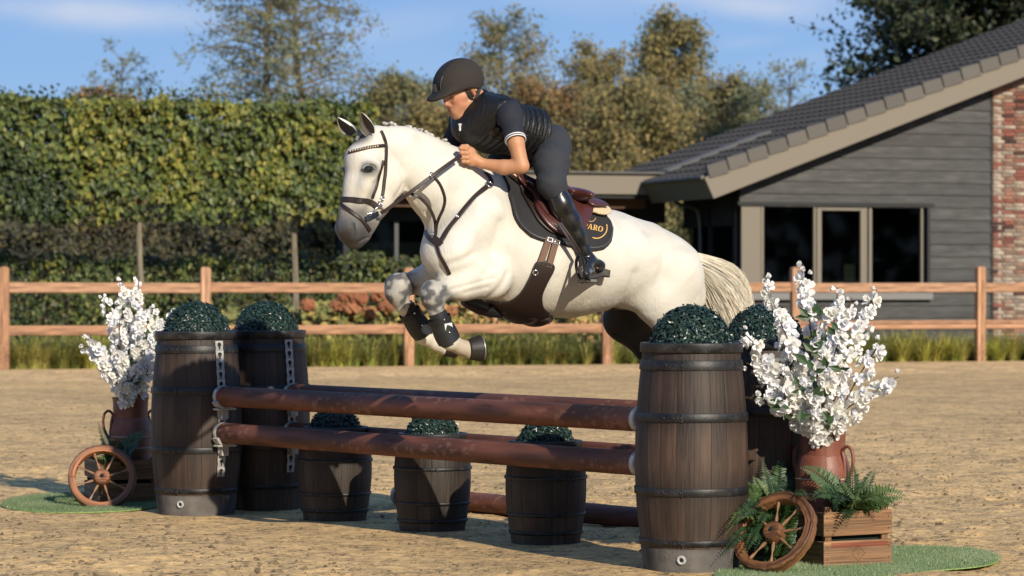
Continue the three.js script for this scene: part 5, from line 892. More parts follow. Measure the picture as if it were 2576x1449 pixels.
const marks = [[[[1150, 420], [1135, 500], [1108, 580]], .20, .007, .020], [[[1040, 462], [1062, 510], [1085, 570]], .12, .010, .020], [[[1262, 560], [1250, 640], [1225, 690]], .25, .006, .022], [[[1262, 690], [1235, 742]], .2, .010, .018], [[[1590, 690], [1588, 740], [1600, 785]], .24, .011, .026], [[[1668, 640], [1650, 720], [1648, 780]], .24, .006, .024], [[[1180, 640], [1120, 668]], .2, .007, .018], [[[985, 376], [1016, 420], [1022, 462], [1006, 494]], .09, .007, .012], [[[1225, 700], [1165, 718], [1112, 735]], .19, .004, .008], [[[1215, 722], [1165, 735]], .19, .004, .010], [[[1400, 700], [1390, 770]], .27, .003, .02], [[[1450, 690], [1445, 765]], .27, .003, .02], [[[1500, 690], [1500, 750]], .26, .003, .02], [[[1600, 596], [1625, 640]], .2, -.007, .03], [[[1210, 470], [1200, 560], [1160, 640]], .22, -.006, .03]].map(([p, w, a, r]) => [seg2(p, w), a, r]);
function carve(x, y) { let q = 0; for (const [ss, a, r] of marks) { let m = 9; for (const [A, B] of ss) { const ex = B.x - A.x, ey = B.y - A.y, wx = x - A.x, wy = y - A.y, k = clamp((wx * ex + wy * ey) / (ex * ex + ey * ey)), dx = wx - ex * k, dy = wy - ey * k; m = Math.min(m, dx * dx + dy * dy); } if (m < r * r * 6) q += a * Math.exp(-m / (r * r)); } return q; }
function horseF(x, y, z) {
  const H = headS(x, y, z);
  let d = smin(trunkF(x, y, z), smin(hindN(x, y, z), hindF(x, y, z), 0.05), 0.07);
  d = smin(d, smin(smin(foreN(x, y, z), foreN2(x, y, z), 0.012), smin(foreF(x, y, z), foreF2(x, y, z), 0.012), 0.03), 0.05);
  d = smin(d, H, 0.022);
  if (d < 0.05 && d > -0.05) {                                     // muscle edges, ribs of skin, veins
    const m = noise3(x * 9, y * 9, z * 9) - 0.5;
    if (Math.abs(z) > .03) d += carve(x, y);
    d += m * 0.005 + 0.0016 * Math.sin(x * 60 + 5 * noise3(x * 6, y * 6, z * 6)) * sstep(-.2, .5, m) * sstep(.3, .6, x);
  }
  return d;
}
const hoofM = std({ color: lin(.045, .038, .033), roughness: 0.5, map: T.grain });
M.coat = phys({ color: lin(1, 1, 1), vertexColors: true, roughness: 0.62, bumpMap: T.fur, bumpScale: 0.0022 });
M.hair = std({ color: lin(.46, .43, .37), roughness: 0.6 });
{
  seed(61);
  const t = stand(thing('white_horse', 'white horse with braided mane jumping over the poles, front legs tucked', 'horse'));
  const kneeN = JV(1084, 740, .145), kneeF = JV(993, 724, -.13), eyeV = V(eyeC[0], eyeC[1], eyeC[2]), muz = JV(888, 598, .03), poll = JV(908, 340, 0), fetN = JV(1160, 875, .145), spotF = JV(1047, 720, -.03), nosV = V(nosC[0], nosC[1], nosC[2]), face = JV(895, 430, -.06);
  const D = (v, x, y, z) => Math.hypot(x - v.x, y - v.y, z - v.z);
  const color = (x, y, z, nx, ny, nz) => {
    let c = [.625, .595, .52]; const n = noise3(x * 14, y * 14, z * 14), n2 = noise3(x * 45, y * 45, z * 45), big = noise3(x * 4, y * 4, z * 4);
    const mix = (q, k) => { k = clamp(k); c = c.map((v, i) => lerp(v, q[i], k)); };
    mix([.56, .50, .40], 0.6 * sstep(.45, .8, big)); mix([.40, .385, .35], 0.35 * sstep(.6, .85, n));
    for (const [k, r] of [[kneeN, .125], [kneeF, .13]]) { const d = D(k, x, y, z); mix([.085, .085, .09], sstep(r, r * 0.55, d + (n - .5) * .04) * (0.48 + 0.5 * sstep(.36, .58, noise3(x * 44, y * 44, z * 44)))); }
    mix([.07, .068, .07], 0.92 * sstep(.22, .08, D(muz, x, y, z) + (n - .5) * .03)); mix([.04, .038, .04], 0.9 * sstep(.11, .05, D(JV0, x, y, z)));
    mix([.03, .03, .03], sstep(.008, .002, nost(x, y, Math.abs(z)) - .004));
    mix([.055, .055, .06], 0.9 * sstep(.060, .022, Math.hypot(x - eyeV.x, (y - eyeV.y) * 1.25, Math.abs(z) - eyeV.z))); mix([.075, .075, .085], .9 * sstep(.085, .03, D(poll, x, y, z)));  // grey skin round the eyes; shadow painted dark at the top of the forehead
    mix([.28, .28, .29], .55 * sstep(.17, .06, D(face, x, y, z)) * sstep(.3, .6, n));
    mix([.36, .27, .17], .7 * sstep(.10, .04, D(fetN, x, y, z)));
    mix([.05, .045, .04], sstep(.024, .014, Math.hypot(x - spotF.x, y - spotF.y)) * (z < 0 && z > -.16 ? 1 : 0));
    if (x > 1.0 && y < 1.2) mix([.022, .019, .017], sstep(.10, .05, z) * sstep(-.215, -.16, z) * sstep(1.16, 1.08, y) * sstep(1.0, 1.08, x));  // inner thigh: dark skin with its shade painted in
    return c;
  };
  const JV0 = JV(888, 612, .03);
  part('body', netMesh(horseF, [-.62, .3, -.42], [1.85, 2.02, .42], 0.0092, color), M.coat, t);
  // hooves
  const hoof = (a, b, r0, r1) => { const A = V(...a), B = V(...b), d = B.clone().sub(A), L = d.length(), g = new THREE.LatheGeometry([[0, -.002], [r0, 0], [r0 * 1.02, .006], [r1, L - .008], [r1 - .001, L], [r1 - .012, L + .001], [r1 - .02, L - .012], [0, L - .010]].map(([x, y]) => new THREE.Vector2(x, y)), 28); uvBox(g, 'y'); const shoe = new THREE.TorusGeometry(r1 - .008, .0055, 6, 28, 5.2).rotateX(Math.PI / 2).rotateY(-0.6).translate(0, L + .003, 0); const h = part('hoof', g, hoofM, t); h.quaternion.copy(quatTo(V(0, 1, 0), d.normalize())); h.position.copy(A); part('shoe', shoe, std({ color: lin(.35, .33, .30), roughness: 0.4, metalness: 0.7 }), h); };
  hoof(J(1178, 879, 1, .145), J(1210, 876, 1, .16), .046, .060); hoof(J(1116, 870, 1, -.13), J(1146, 872, 1, -.12), .043, .052); hoof(J(1690, 1130, 1, .13), J(1672, 1166, 1, .13), .042, .055); hoof(J(1640, 1130, 1, -.14), J(1622, 1166, 1, -.14), .042, .055);
  // ears
  function ear(base, tip, open, W) {
    const A = tip.clone().sub(base), L = A.length(); A.normalize(); const F = open.clone().addScaledVector(A, -open.dot(A)).normalize(), S = V().crossVectors(A, F), mk = (k, flipIt) => {
      const pos = [], idx = [], n = 14, m = 10;
      for (let i = 0; i <= m; i++) for (let j = 0; j <= n; j++) { const t2 = i / m, w = W * k * Math.pow(Math.sin(Math.PI * Math.min(1, 0.16 + 0.84 * t2)), 0.8) * (1 - 0.25 * t2) + 0.001, o = lerp(0.75, 0.95, t2), a = Math.PI + (j / n * 2 - 1) * Math.PI * o * (0.62 + .06 * t2), x = Math.sin(a) * w, z = Math.cos(a) * w * 0.85; const p = base.clone().addScaledVector(A, L * t2 * (k < 1 ? .985 : 1)).addScaledVector(S, x).addScaledVector(F, z + w * .5 + L * 0.12 * t2 * t2); pos.push(p.x, p.y, p.z); if (i < m && j < n) { const q = i * (n + 1) + j; flipIt ? idx.push(q, q + 1, q + n + 1, q + 1, q + n + 2, q + n + 1) : idx.push(q, q + n + 1, q + 1, q + 1, q + n + 1, q + n + 2); } }
      const g = new THREE.BufferGeometry(); g.setAttribute('position', new THREE.Float32BufferAttribute(pos, 3)); g.setIndex(idx); g.computeVertexNormals(); uvBox(g); return g; };
    const e = part('ear', mk(1), std({ color: lin(.72, .68, .60), roughness: 0.7, side: THREE.DoubleSide }), t); part('inner_ear', mk(.9, true), std({ color: lin(.10, .085, .075), roughness: 0.9, side: THREE.DoubleSide }), e);
  }
  ear(JV(932, 338, .055), JV(910, 279, .075), V(-.75, .1, .75), .033); ear(JV(893, 336, -.055), JV(853, 291, -.075), V(-.85, .1, .1), .036);
  for (const s of [1, -1]) { const e = part('eye', new THREE.SphereGeometry(.0215, 20, 14), phys({ color: lin(.008, .006, .006), roughness: 0.08, clearcoat: 1, clearcoatRoughness: 0.03 }), t); e.position.set(eyeC[0], eyeC[1] - .001, s * (eyeC[2] - .014)); e.scale.set(1.15, .85, 1); const lid = part('eyelid', new THREE.TorusGeometry(.021, .005, 8, 20, Math.PI), std({ color: lin(.22, .215, .22), roughness: 0.7 }), t); lid.position.set(eyeC[0], eyeC[1] + .001, s * (eyeC[2] - .006)); lid.scale.set(1.2, .75, 1); lid.rotation.y = s > 0 ? -.3 : Math.PI + .3; }
  // plaits along the crest
  const crest = new THREE.CatmullRomCurve3([[962, 316], [1000, 317], [1050, 329], [1100, 350], [1150, 376], [1180, 398]].map(([x, y]) => JV(x, y, 0)));
  for (let i = 0; i < 15; i++) { const p = crest.getPointAt(i / 15 + .02), l = []; for (let k = 0; k < 5; k++) l.push(uvBox(new THREE.SphereGeometry(rr(.005, .010), 8, 6).scale(1.2, .9, 1).translate(gauss() * .008, rr(-.012, .012), rr(-.012, .012)))); const m = part('plait', l, M.hair, t); m.position.copy(p); m.material = i % 3 ? M.hair : std({ color: lin(.34, .32, .29), roughness: 0.8 }); }
  { const fl = [JV(915, 332, 0), JV(903, 340, .01), JV(896, 352, 0)]; part('forelock', tube(fl, (k) => .012 * (1 - .4 * k), 8, 10), std({ color: lin(.20, .20, .21), roughness: 0.8 }), t); }
  // tail: a core of hair and many strands that fall from it
  {
    const top = [[1706, 634], [1740, 634], [1785, 645], [1836, 664], [1868, 698], [1881, 752], [1884, 815], [1880, 890]].map(([x, y]) => JV(x, y, 0)), low = [[1712, 655], [1738, 690], [1757, 735], [1772, 785], [1790, 835], [1810, 890], [1820, 920], [1828, 945]].map(([x, y]) => JV(x, y, 0)), A = new THREE.CatmullRomCurve3(top), B = new THREE.CatmullRomCurve3(low), gs = [[], [], []];
    for (let i = 0; i < 5200; i++) {
      const k = rnd(), side = gauss() * 0.06, q = [], wob = gauss() * 0.012, e0 = rr(0.72, 1.0), w0 = rr(0, 6);
      for (let j = 0; j <= 7; j++) { const t2 = j / 7 * e0, a = A.getPoint(Math.min(1, t2)), b = B.getPoint(Math.min(1, t2)), kk = clamp(k + Math.sin(t2 * 5 + w0) * 0.03 * t2), p = a.lerp(b, kk), th = Math.sin(Math.PI * clamp(kk * .86 + .07)) * (0.35 + 1.2 * sstep(0, .4, t2)); p.z += side * th + wob * t2; p.x += Math.sin(w0 + t2 * 9) * 0.004; q.push(p); }
      gs[i % 3].push(tube(q, (s) => (0.0014 - 0.0009 * s), 3, 9, false, false));
    }
    const tm = [[.76, .69, .55], [.80, .75, .64], [.70, .62, .48]].map((c) => std({ color: lin(...c), roughness: 0.55 }));
    gs.forEach((l, i) => part('tail_hair', l, tm[i], t));
    const core = []; for (let j = 0; j <= 6; j++) core.push(A.getPoint(j / 6 * .9).lerp(B.getPoint(j / 6 * .9), .5)); part('tail', tube(core, (s) => 0.034 + 0.055 * Math.sin(Math.PI * clamp(s * .75 + .05)), 12, 20), std({ color: lin(.68, .60, .46), roughness: 0.8 }), t);
  }
}
// ---------------------------------------------------------------- tack
const polyDist = (pts) => (x, y) => { let d = 1e9, s = 1; for (let i = 0, j = pts.length - 1; i < pts.length; j = i++) { const [ax, ay] = pts[i], [bx, by] = pts[j], ex = bx - ax, ey = by - ay, wx = x - ax, wy = y - ay, k = clamp((wx * ex + wy * ey) / (ex * ex + ey * ey)), dx = wx - ex * k, dy = wy - ey * k; d = Math.min(d, dx * dx + dy * dy); const c = [y >= ay, y < by, ex * wy > ey * wx]; if (c.every((v) => v) || c.every((v) => !v)) s = -s; } return s * Math.sqrt(d); };
const bodyF = (x, y, z) => smin(trunkF(x, y, z), smin(foreN(x, y, z), foreF(x, y, z), .04), 0.06);
const onBody = (x, y, w, lift = .01) => { const h = hit(bodyF, x, y, lift); return h && h.p.z > .03 ? h.p : JV(x, y, Math.min(w, .12)); };
const smoothPoly = (pts, w, n = 70) => new THREE.CatmullRomCurve3(pts.map(([x, y]) => { const p = onBody(x, y, w); return V(p.x, p.y, 0); }), true, 'centripetal').getPoints(n).slice(0, n).map((p) => [p.x, p.y]);
// a layer of leather or cloth lying on the body inside an outline, between two heights
function layer(outline, w, h0, h1, round = 0.006) { const P = polyDist(smoothPoly(outline, w)); return (x, y, z) => { const b = bodyF(x, y, z), o = P(x, y); return smax(smax(b - h1, h0 - b, 0.003), o, round); }; }
const bounds = (outline, w, pad = .04) => { const q = outline.map(([x, y]) => onBody(x, y, w)); return [[Math.min(...q.map((p) => p.x)) - pad, Math.min(...q.map((p) => p.y)) - pad, -.42], [Math.max(...q.map((p) => p.x)) + pad, Math.max(...q.map((p) => p.y)) + pad, .42]]; };
M.leather = phys({ color: lin(.021, .011, .0085), roughness: 0.5, clearcoat: 0.08, clearcoatRoughness: 0.4, bumpMap: T.fine, bumpScale: 0.0004 });
M.redLeather = phys({ color: lin(.070, .019, .015), roughness: 0.36, clearcoat: 0.35, clearcoatRoughness: 0.25, bumpMap: T.fine, bumpScale: 0.0004 });
M.steel = std({ color: lin(.75, .74, .72), roughness: 0.22, metalness: 1 });
M.blackLeather = phys({ color: lin(.010, .010, .011), roughness: 0.30, clearcoat: 0.5, clearcoatRoughness: 0.22, bumpMap: T.fine, bumpScale: 0.0004 });
M.padCloth = std({ color: lin(.017, .0165, .018), roughness: 0.85, bumpMap: T.fine, bumpScale: 0.0015 });
const padOutline = [[1262, 440], [1275, 470], [1279, 500], [1291, 547], [1318, 584], [1350, 603], [1390, 612], [1430, 622], [1470, 630], [1503, 631], [1527, 620], [1539, 592], [1535, 562], [1522, 545], [1500, 520], [1440, 470], [1350, 430], [1300, 420]];
const padW = .235, padF = layer(padOutline, padW, 0.001, 0.014);
{
  const ring = (r, w, p, n, par) => { const m = part('ring', new THREE.TorusGeometry(r, w, 8, 24), M.steel, par); m.position.copy(p); m.quaternion.copy(quatTo(V(0, 0, 1), n)); return m; };
  const pad = stand(thing('saddle_pad', 'black saddle pad with gold lettering under the brown saddle', 'saddle pad'));
  const quilt = (x, y, z) => padF(x, y, z) + 0.0018 * (Math.abs(Math.sin((x + y) * 34)) * Math.abs(Math.sin((x - y) * 34)) - .5);
  part('cloth', netMesh(quilt, ...bounds(padOutline, padW), 0.0065), M.padCloth, pad);
  { const edge = smoothPoly(padOutline.map(([x, y]) => [x + (1400 - x) * .035, y + (545 - y) * .09]), padW, 60).slice(6, 44), hs = edge.map(([u, v]) => sideHit(padF, u, v, 1, .0015)); part('edge_braid', strap(hs.map((h) => h.p), hs.map((h) => h.n), .007, .003, 120), std({ color: lin(.05, .05, .052), roughness: 0.5 }), pad); }
  // lettering and crescent, gold thread
  const cv = document.createElement('canvas'); cv.width = 256; cv.height = 256; const x = cv.getContext('2d'); x.clearRect(0, 0, 256, 256); x.fillStyle = '#d8a860'; x.strokeStyle = '#d8a860'; x.save(); x.translate(8, 84); x.rotate(0.22); x.font = 'bold 68px serif'; x.fillText('’PARO', -22, 30); x.restore(); x.lineWidth = 9; x.lineCap = 'round'; x.beginPath(); x.arc(132, 112, 100, -0.25, 1.95); x.stroke(); x.lineWidth = 5; x.beginPath(); x.arc(80, 12, 46, 0.3, 2.2); x.stroke();
  const ct = new THREE.CanvasTexture(cv); ct.colorSpace = THREE.SRGBColorSpace;
  const pos = [], uv = [], idx = [], n = 8; for (let j = 0; j <= n; j++) for (let i = 0; i <= n; i++) { const h = hit(bodyF, 1463 + 64 * i / n, 548 + 66 * j / n, .0175); pos.push(h.p.x, h.p.y, h.p.z); uv.push(i / n, 1 - j / n); if (i < n && j < n) { const a = j * (n + 1) + i; idx.push(a, a + n + 1, a + 1, a + 1, a + n + 1, a + n + 2); } }
  const g = new THREE.BufferGeometry(); g.setAttribute('position', new THREE.Float32BufferAttribute(pos, 3)); g.setAttribute('uv', new THREE.Float32BufferAttribute(uv, 2)); g.setIndex(idx); g.computeVertexNormals(); part('lettering', g, std({ map: ct, transparent: true, roughness: 0.5, side: THREE.DoubleSide }), pad);

  const hp = [[1298, 432], [1302, 462], [1340, 482], [1420, 512], [1470, 536], [1512, 546], [1523, 536], [1516, 520], [1480, 500], [1420, 470], [1350, 430]];
  const fleece = stand(thing('half_pad', 'cream fleece half pad showing behind the saddle', 'half pad')); const hf = layer(hp, .19, 0.014, 0.042, .02);
  part('fleece', netMesh((a, b, c) => hf(a, b, c) + (noise3(a * 90, b * 90, c * 90) - .5) * .004, ...bounds(hp, .19, .06), 0.0065), std({ color: lin(.60, .46, .29), roughness: 1, bumpMap: T.fine, bumpScale: 0.004 }), fleece);

  // saddle: flap, knee roll, seat with cantle, girth straps
  const sd = stand(thing('jumping_saddle', 'glossy red brown jumping saddle under the rider', 'saddle'));
  const flap = [[1308, 428], [1312, 452], [1316, 484], [1334, 528], [1362, 566], [1392, 588], [1425, 596], [1452, 585], [1467, 556], [1469, 520], [1452, 494], [1400, 466], [1350, 440]], ff = layer(flap, .27, 0.030, 0.050, .01);
  part('flap', netMesh(ff, ...bounds(flap, .27), 0.006), M.redLeather, sd);
  const inner = [[1290, 440], [1300, 470], [1322, 520], [1350, 562], [1390, 590], [1400, 560], [1350, 460]]; part('sweat_flap', netMesh(layer(inner, .26, .014, .028, .008), ...bounds(inner, .26), .006), M.leather, sd);
  const roll = [[1316, 455], [1322, 490], [1340, 528], [1362, 556]].map(([a, b]) => { return onBody(a + 8, b, .2, .052); }); part('knee_roll', tube(roll, (k) => .013 * Math.sin(Math.PI * (k * .8 + .1)) + .002, 10, 24), M.redLeather, sd);
  const seat = lump([...chain([J(1322, 446, 18, 0, 1.6), J(1350, 470, 22, 0, 3.0), J(1400, 494, 20, 0, 5.5), J(1450, 496, 18, 0, 7.5), J(1480, 489, 12, 0, 10)])], .03), cantle = J(1484, 485, 1);
  part('seat', netMesh((a, b, c) => smax(seat(a, b, c), -(b - cantle[1] - .016 - .35 * Math.max(0, cantle[0] - a - .02) ** 2) * -1, .01), [.1, 1.4, -.3], [.8, 1.95, .3], .0075), M.redLeather, sd);
  const pan = [[1440, 500], [1470, 498], [1496, 506], [1502, 518], [1488, 524], [1462, 522]]; part('panel', netMesh(layer(pan, .16, .04, .066, .012), ...bounds(pan, .16, .05), .006), M.redLeather, sd);
  // girth with belly guard
  const gi = stand(thing('girth', 'dark brown leather girth with belly guard and tan elastic straps', 'girth'));
  const go = [[1352, 655], [1392, 668], [1374, 712], [1362, 742], [1364, 768], [1378, 790], [1382, 815], [1360, 835], [1300, 838], [1255, 820], [1235, 795], [1232, 760], [1270, 758], [1306, 738], [1330, 700]], gf = layer(go, .2, .0015, .020, .006);
  part('leather', netMesh(gf, ...bounds(go, .2, .05), .0065), M.leather, gi);
  const bg = lump(chain([J(1262, 784, 10, 0, 3.2), J(1310, 796, 17, 0, 3.4), J(1345, 802, 18, 0, 3.2), J(1362, 802, 16, 0, 3.0)]), .02), bq = JV(1300, 790, 0); part('belly_guard', netMesh(bg, [bq.x - .25, bq.y - .12, -.2], [bq.x + .28, bq.y + .12, .2], .007), M.leather, gi);
  for (const [a, b] of [[[1379, 600], [1358, 662]], [[1396, 606], [1378, 670]]]) { const q = [0, .33, .66, 1].map((k) => [lerp(a[0], b[0], k), lerp(a[1], b[1], k)]); part('elastic_strap', strapOn(bodyF, q, .030, .006, .016), std({ color: lin(.34, .19, .12), roughness: 0.8, map: T.mottle }), gi); const h = hit(bodyF, a[0] + 1, a[1] + 6, .021), m = part('buckle', [box(.034, .006, .005, 0, .012, 0, .001), box(.034, .006, .005, 0, -.012, 0, .001), box(.006, .03, .005, .016, 0, 0, .001), box(.006, .03, .005, -.016, 0, 0, .001)], M.steel, gi); m.position.copy(h.p); m.quaternion.copy(quatTo(V(0, 0, 1), h.n)); m.rotateZ(-.3); m.scale.setScalar(.72); }
  { const h = hit(gf, 1347, 686, .002); ring(.011, .003, h.p, h.n, gi); }
  const guard = stand(thing('stud_pad', 'small dark pad hanging in front of the girth between the legs', 'pad')); part('pad', tube([JV(1165, 757, 0), JV(1195, 768, 0), JV(1228, 780, 0), JV(1262, 792, 0)], (k) => .030 * Math.sin(Math.PI * (k * .7 + .18)) + .004, 12, 20), M.blackLeather, guard);

  // breastplate and martingale
  const bp = stand(thing('breastplate', 'dark brown breastplate with martingale fork on the chest of the horse', 'breastplate'));
  part('shoulder_strap', strapOn(bodyF, [[1236, 462], [1215, 478], [1194, 497], [1172, 522], [1152, 547], [1136, 566], [1124, 583], [1113, 602], [1104, 617]], .0235, .006, .004), M.leather, bp);
  part('chest_strap', strapOn(bodyF, [[1099, 614], [1088, 606], [1079, 598], [1070, 584], [1064, 570], [1061, 556]], .020, .006, .004), M.leather, bp);
  part('breast_strap', strapOn(bodyF, [[1098, 606], [1101, 622], [1107, 640], [1114, 655], [1124, 674], [1131, 690]], .017, .006, .004), M.leather, bp);
  part('yoke', strapOn(bodyF, [[1091, 600], [1097, 606], [1104, 612], [1108, 618]], .036, .008, .006), M.leather, bp);
  const air = (q, w, m = M.leather, th = .005) => strap(q.map(([a, b, z]) => JV(a, b, z)), q.map(() => V(-.25, .1, 1).normalize()), w, th, q.length * 8);
  part('fork', air([[1092, 446, .215], [1104, 460, .215], [1113, 478, .21], [1119, 502, .20], [1115, 525, .185], [1105, 547, .165], [1098, 568, .14], [1096, 596, .125]], .0135), M.leather, bp);
  part('fork', air([[1032, 487, .12], [1050, 494, .135], [1066, 506, .135], [1080, 523, .135], [1090, 543, .13], [1095, 563, .125], [1096, 596, .12]], .0135), M.leather, bp);
  ring(.014, .0025, JV(1087, 441, .215), V(.4, .3, .8).normalize(), bp);
  for (const [a, b, r] of [[1229, 467, .016], [1090, 592, .008], [1152, 547, .005]]) { const h = hit(bodyF, a, b, .009); ring(r, .003, h.p, h.n, bp); }
  part('withers_strap', loopOn(bodyF, [[1236, 460], [1232, 448], [1222, 436]], .020, .006, .004, false), M.leather, bp);

  // bridle
  const br = stand(thing('bridle', 'brown leather bridle with noseband, bit and reins on the horse head', 'bridle')), F = headS;
  const full = (x2, y2, z2) => Math.min(headS(x2, y2, z2), trunkF(x2, y2, z2) + .0);
  part('cheek_strap', strapOn(full, [[952, 316], [958, 330], [965, 345], [970, 362], [971, 380], [970, 407], [969.5, 435], [967, 455], [964, 478], [961, 496]], .0145, .006, .004), M.leather, br);
  const bb = part('browband', strapOn(F, [[878, 384], [890, 381], [902, 378], [916, 374.5], [930, 371], [948, 368], [968, 366]], .0135, .007, .004), M.leather, br);
  for (let i = 0; i < 12; i++) { const h = hit(F, lerp(884, 948, i / 11), lerp(382.6, 368.4, i / 11), .0085); if (h) { const m = part('stud', new THREE.SphereGeometry(.0045, 8, 6), std({ color: lin(.75, .60, .42), roughness: 0.2, metalness: 0.8 }), bb); m.position.copy(h.p); } }
  part('side_strap', strapOn(F, [[964, 404], [960, 417], [956, 430], [950, 452], [945, 472], [940, 485], [936, 498]], .0145, .006, .0045), M.leather, br);
  part('noseband', strapOn(F, [[861, 502], [868, 502], [878, 502.5], [888, 503], [908, 504.5], [928, 507], [940, 513], [950, 522]], .0235, .009, .005), M.leather, br);
  part('flash_strap', strapOn(F, [[858, 513], [868, 521], [880, 529], [894, 540], [905, 550], [915, 560], [924, 571], [930, 580]], .0165, .007, .0045), M.leather, br);
  part('bit_guard', strapOn(F, [[918, 552], [930, 548], [940, 543], [949, 537]], .022, .010, .006), M.blackLeather, br);
  const bh = hit(F, 951, 533, .008), bit = part('bit', [new THREE.TorusGeometry(.024, .0035, 8, 28), tube([V(-.022, 0, .002), V(-.04, -.004, .002), V(-.058, -.010, -.004)], .006, 8, 8)], M.steel, br); bit.position.copy(bh.p); bit.quaternion.copy(quatTo(V(0, 0, 1), bh.n));
  for (const [a, b] of [[961, 499], [957, 508], [955, 517]]) { const h = hit(F, a, b, .006); if (h) ring(.0085, .003, h.p, h.n, br); }
  part('rein', air([[958, 536, .105], [975, 526, .125], [1000, 507, .15], [1040, 478, .19], [1088, 442, .212], [1125, 415, .205], [1160, 391, .185]], .0165, M.leather, .005), M.leather, br);
  part('rein', strap([[958, 536, .105], [1000, 507, .15], [1088, 442, .212], [1160, 391, .185]].map(([a, b, z]) => { const p = JV(a, b, z); p.z *= -1; return p; }), [0, 1, 2, 3].map(() => V(-.25, .1, -1).normalize()), .0165, .005, 30), M.leather, br);
  // tendon boots
  function boot(label, w, top, mid, bot, k) {
    const t = stand(thing('tendon_boot', label, 'leg boot')), A = JV(...top, w), B = JV(...mid, w), C = JV(...bot, w), c = [A, A.clone().lerp(B, .5), B, B.clone().lerp(C, .6), C];
    part('shell', tube(c, (s) => (.040 + .010 * Math.sin(Math.PI * clamp(s * 1.1 - .25)) + .006 * s) * (s > .93 ? .82 : s < .04 ? .9 : 1), 18, 26), std({ color: lin(.016, .018, .021), roughness: 0.5, bumpMap: T.fine, bumpScale: 0.0006 }), t);
    const cur = new THREE.CatmullRomCurve3(c); for (const s of [.28, .66]) { const p = cur.getPointAt(s), d = cur.getTangentAt(s), m = part('strap', new THREE.CylinderGeometry(.051, .052, .026, 24, 1, true), std({ color: lin(.010, .010, .011), roughness: 0.55, side: THREE.DoubleSide }), t); m.position.copy(p); m.quaternion.copy(quatTo(V(0, 1, 0), d)); const st = part('stud', new THREE.SphereGeometry(.005, 8, 6), M.steel, t); st.position.copy(p).add(V(-.01, .002, .053)); }
    if (k) { const p = cur.getPointAt(.47), m = part('patch', box(.040, .030, .004, 0, 0, 0, .001), std({ color: lin(.6, .6, .58), roughness: 0.6 }), t); m.position.copy(p).add(V(.004, 0, .0465)); m.rotation.z = .15; }
  }
  boot('dark grey tendon boot with white patch on the near front leg', .145, [1098, 781], [1113, 822], [1133, 864], 1);
  boot('black tendon boot on the far front leg', -.13, [1019, 766], [1042, 805], [1070, 845], 0);
}
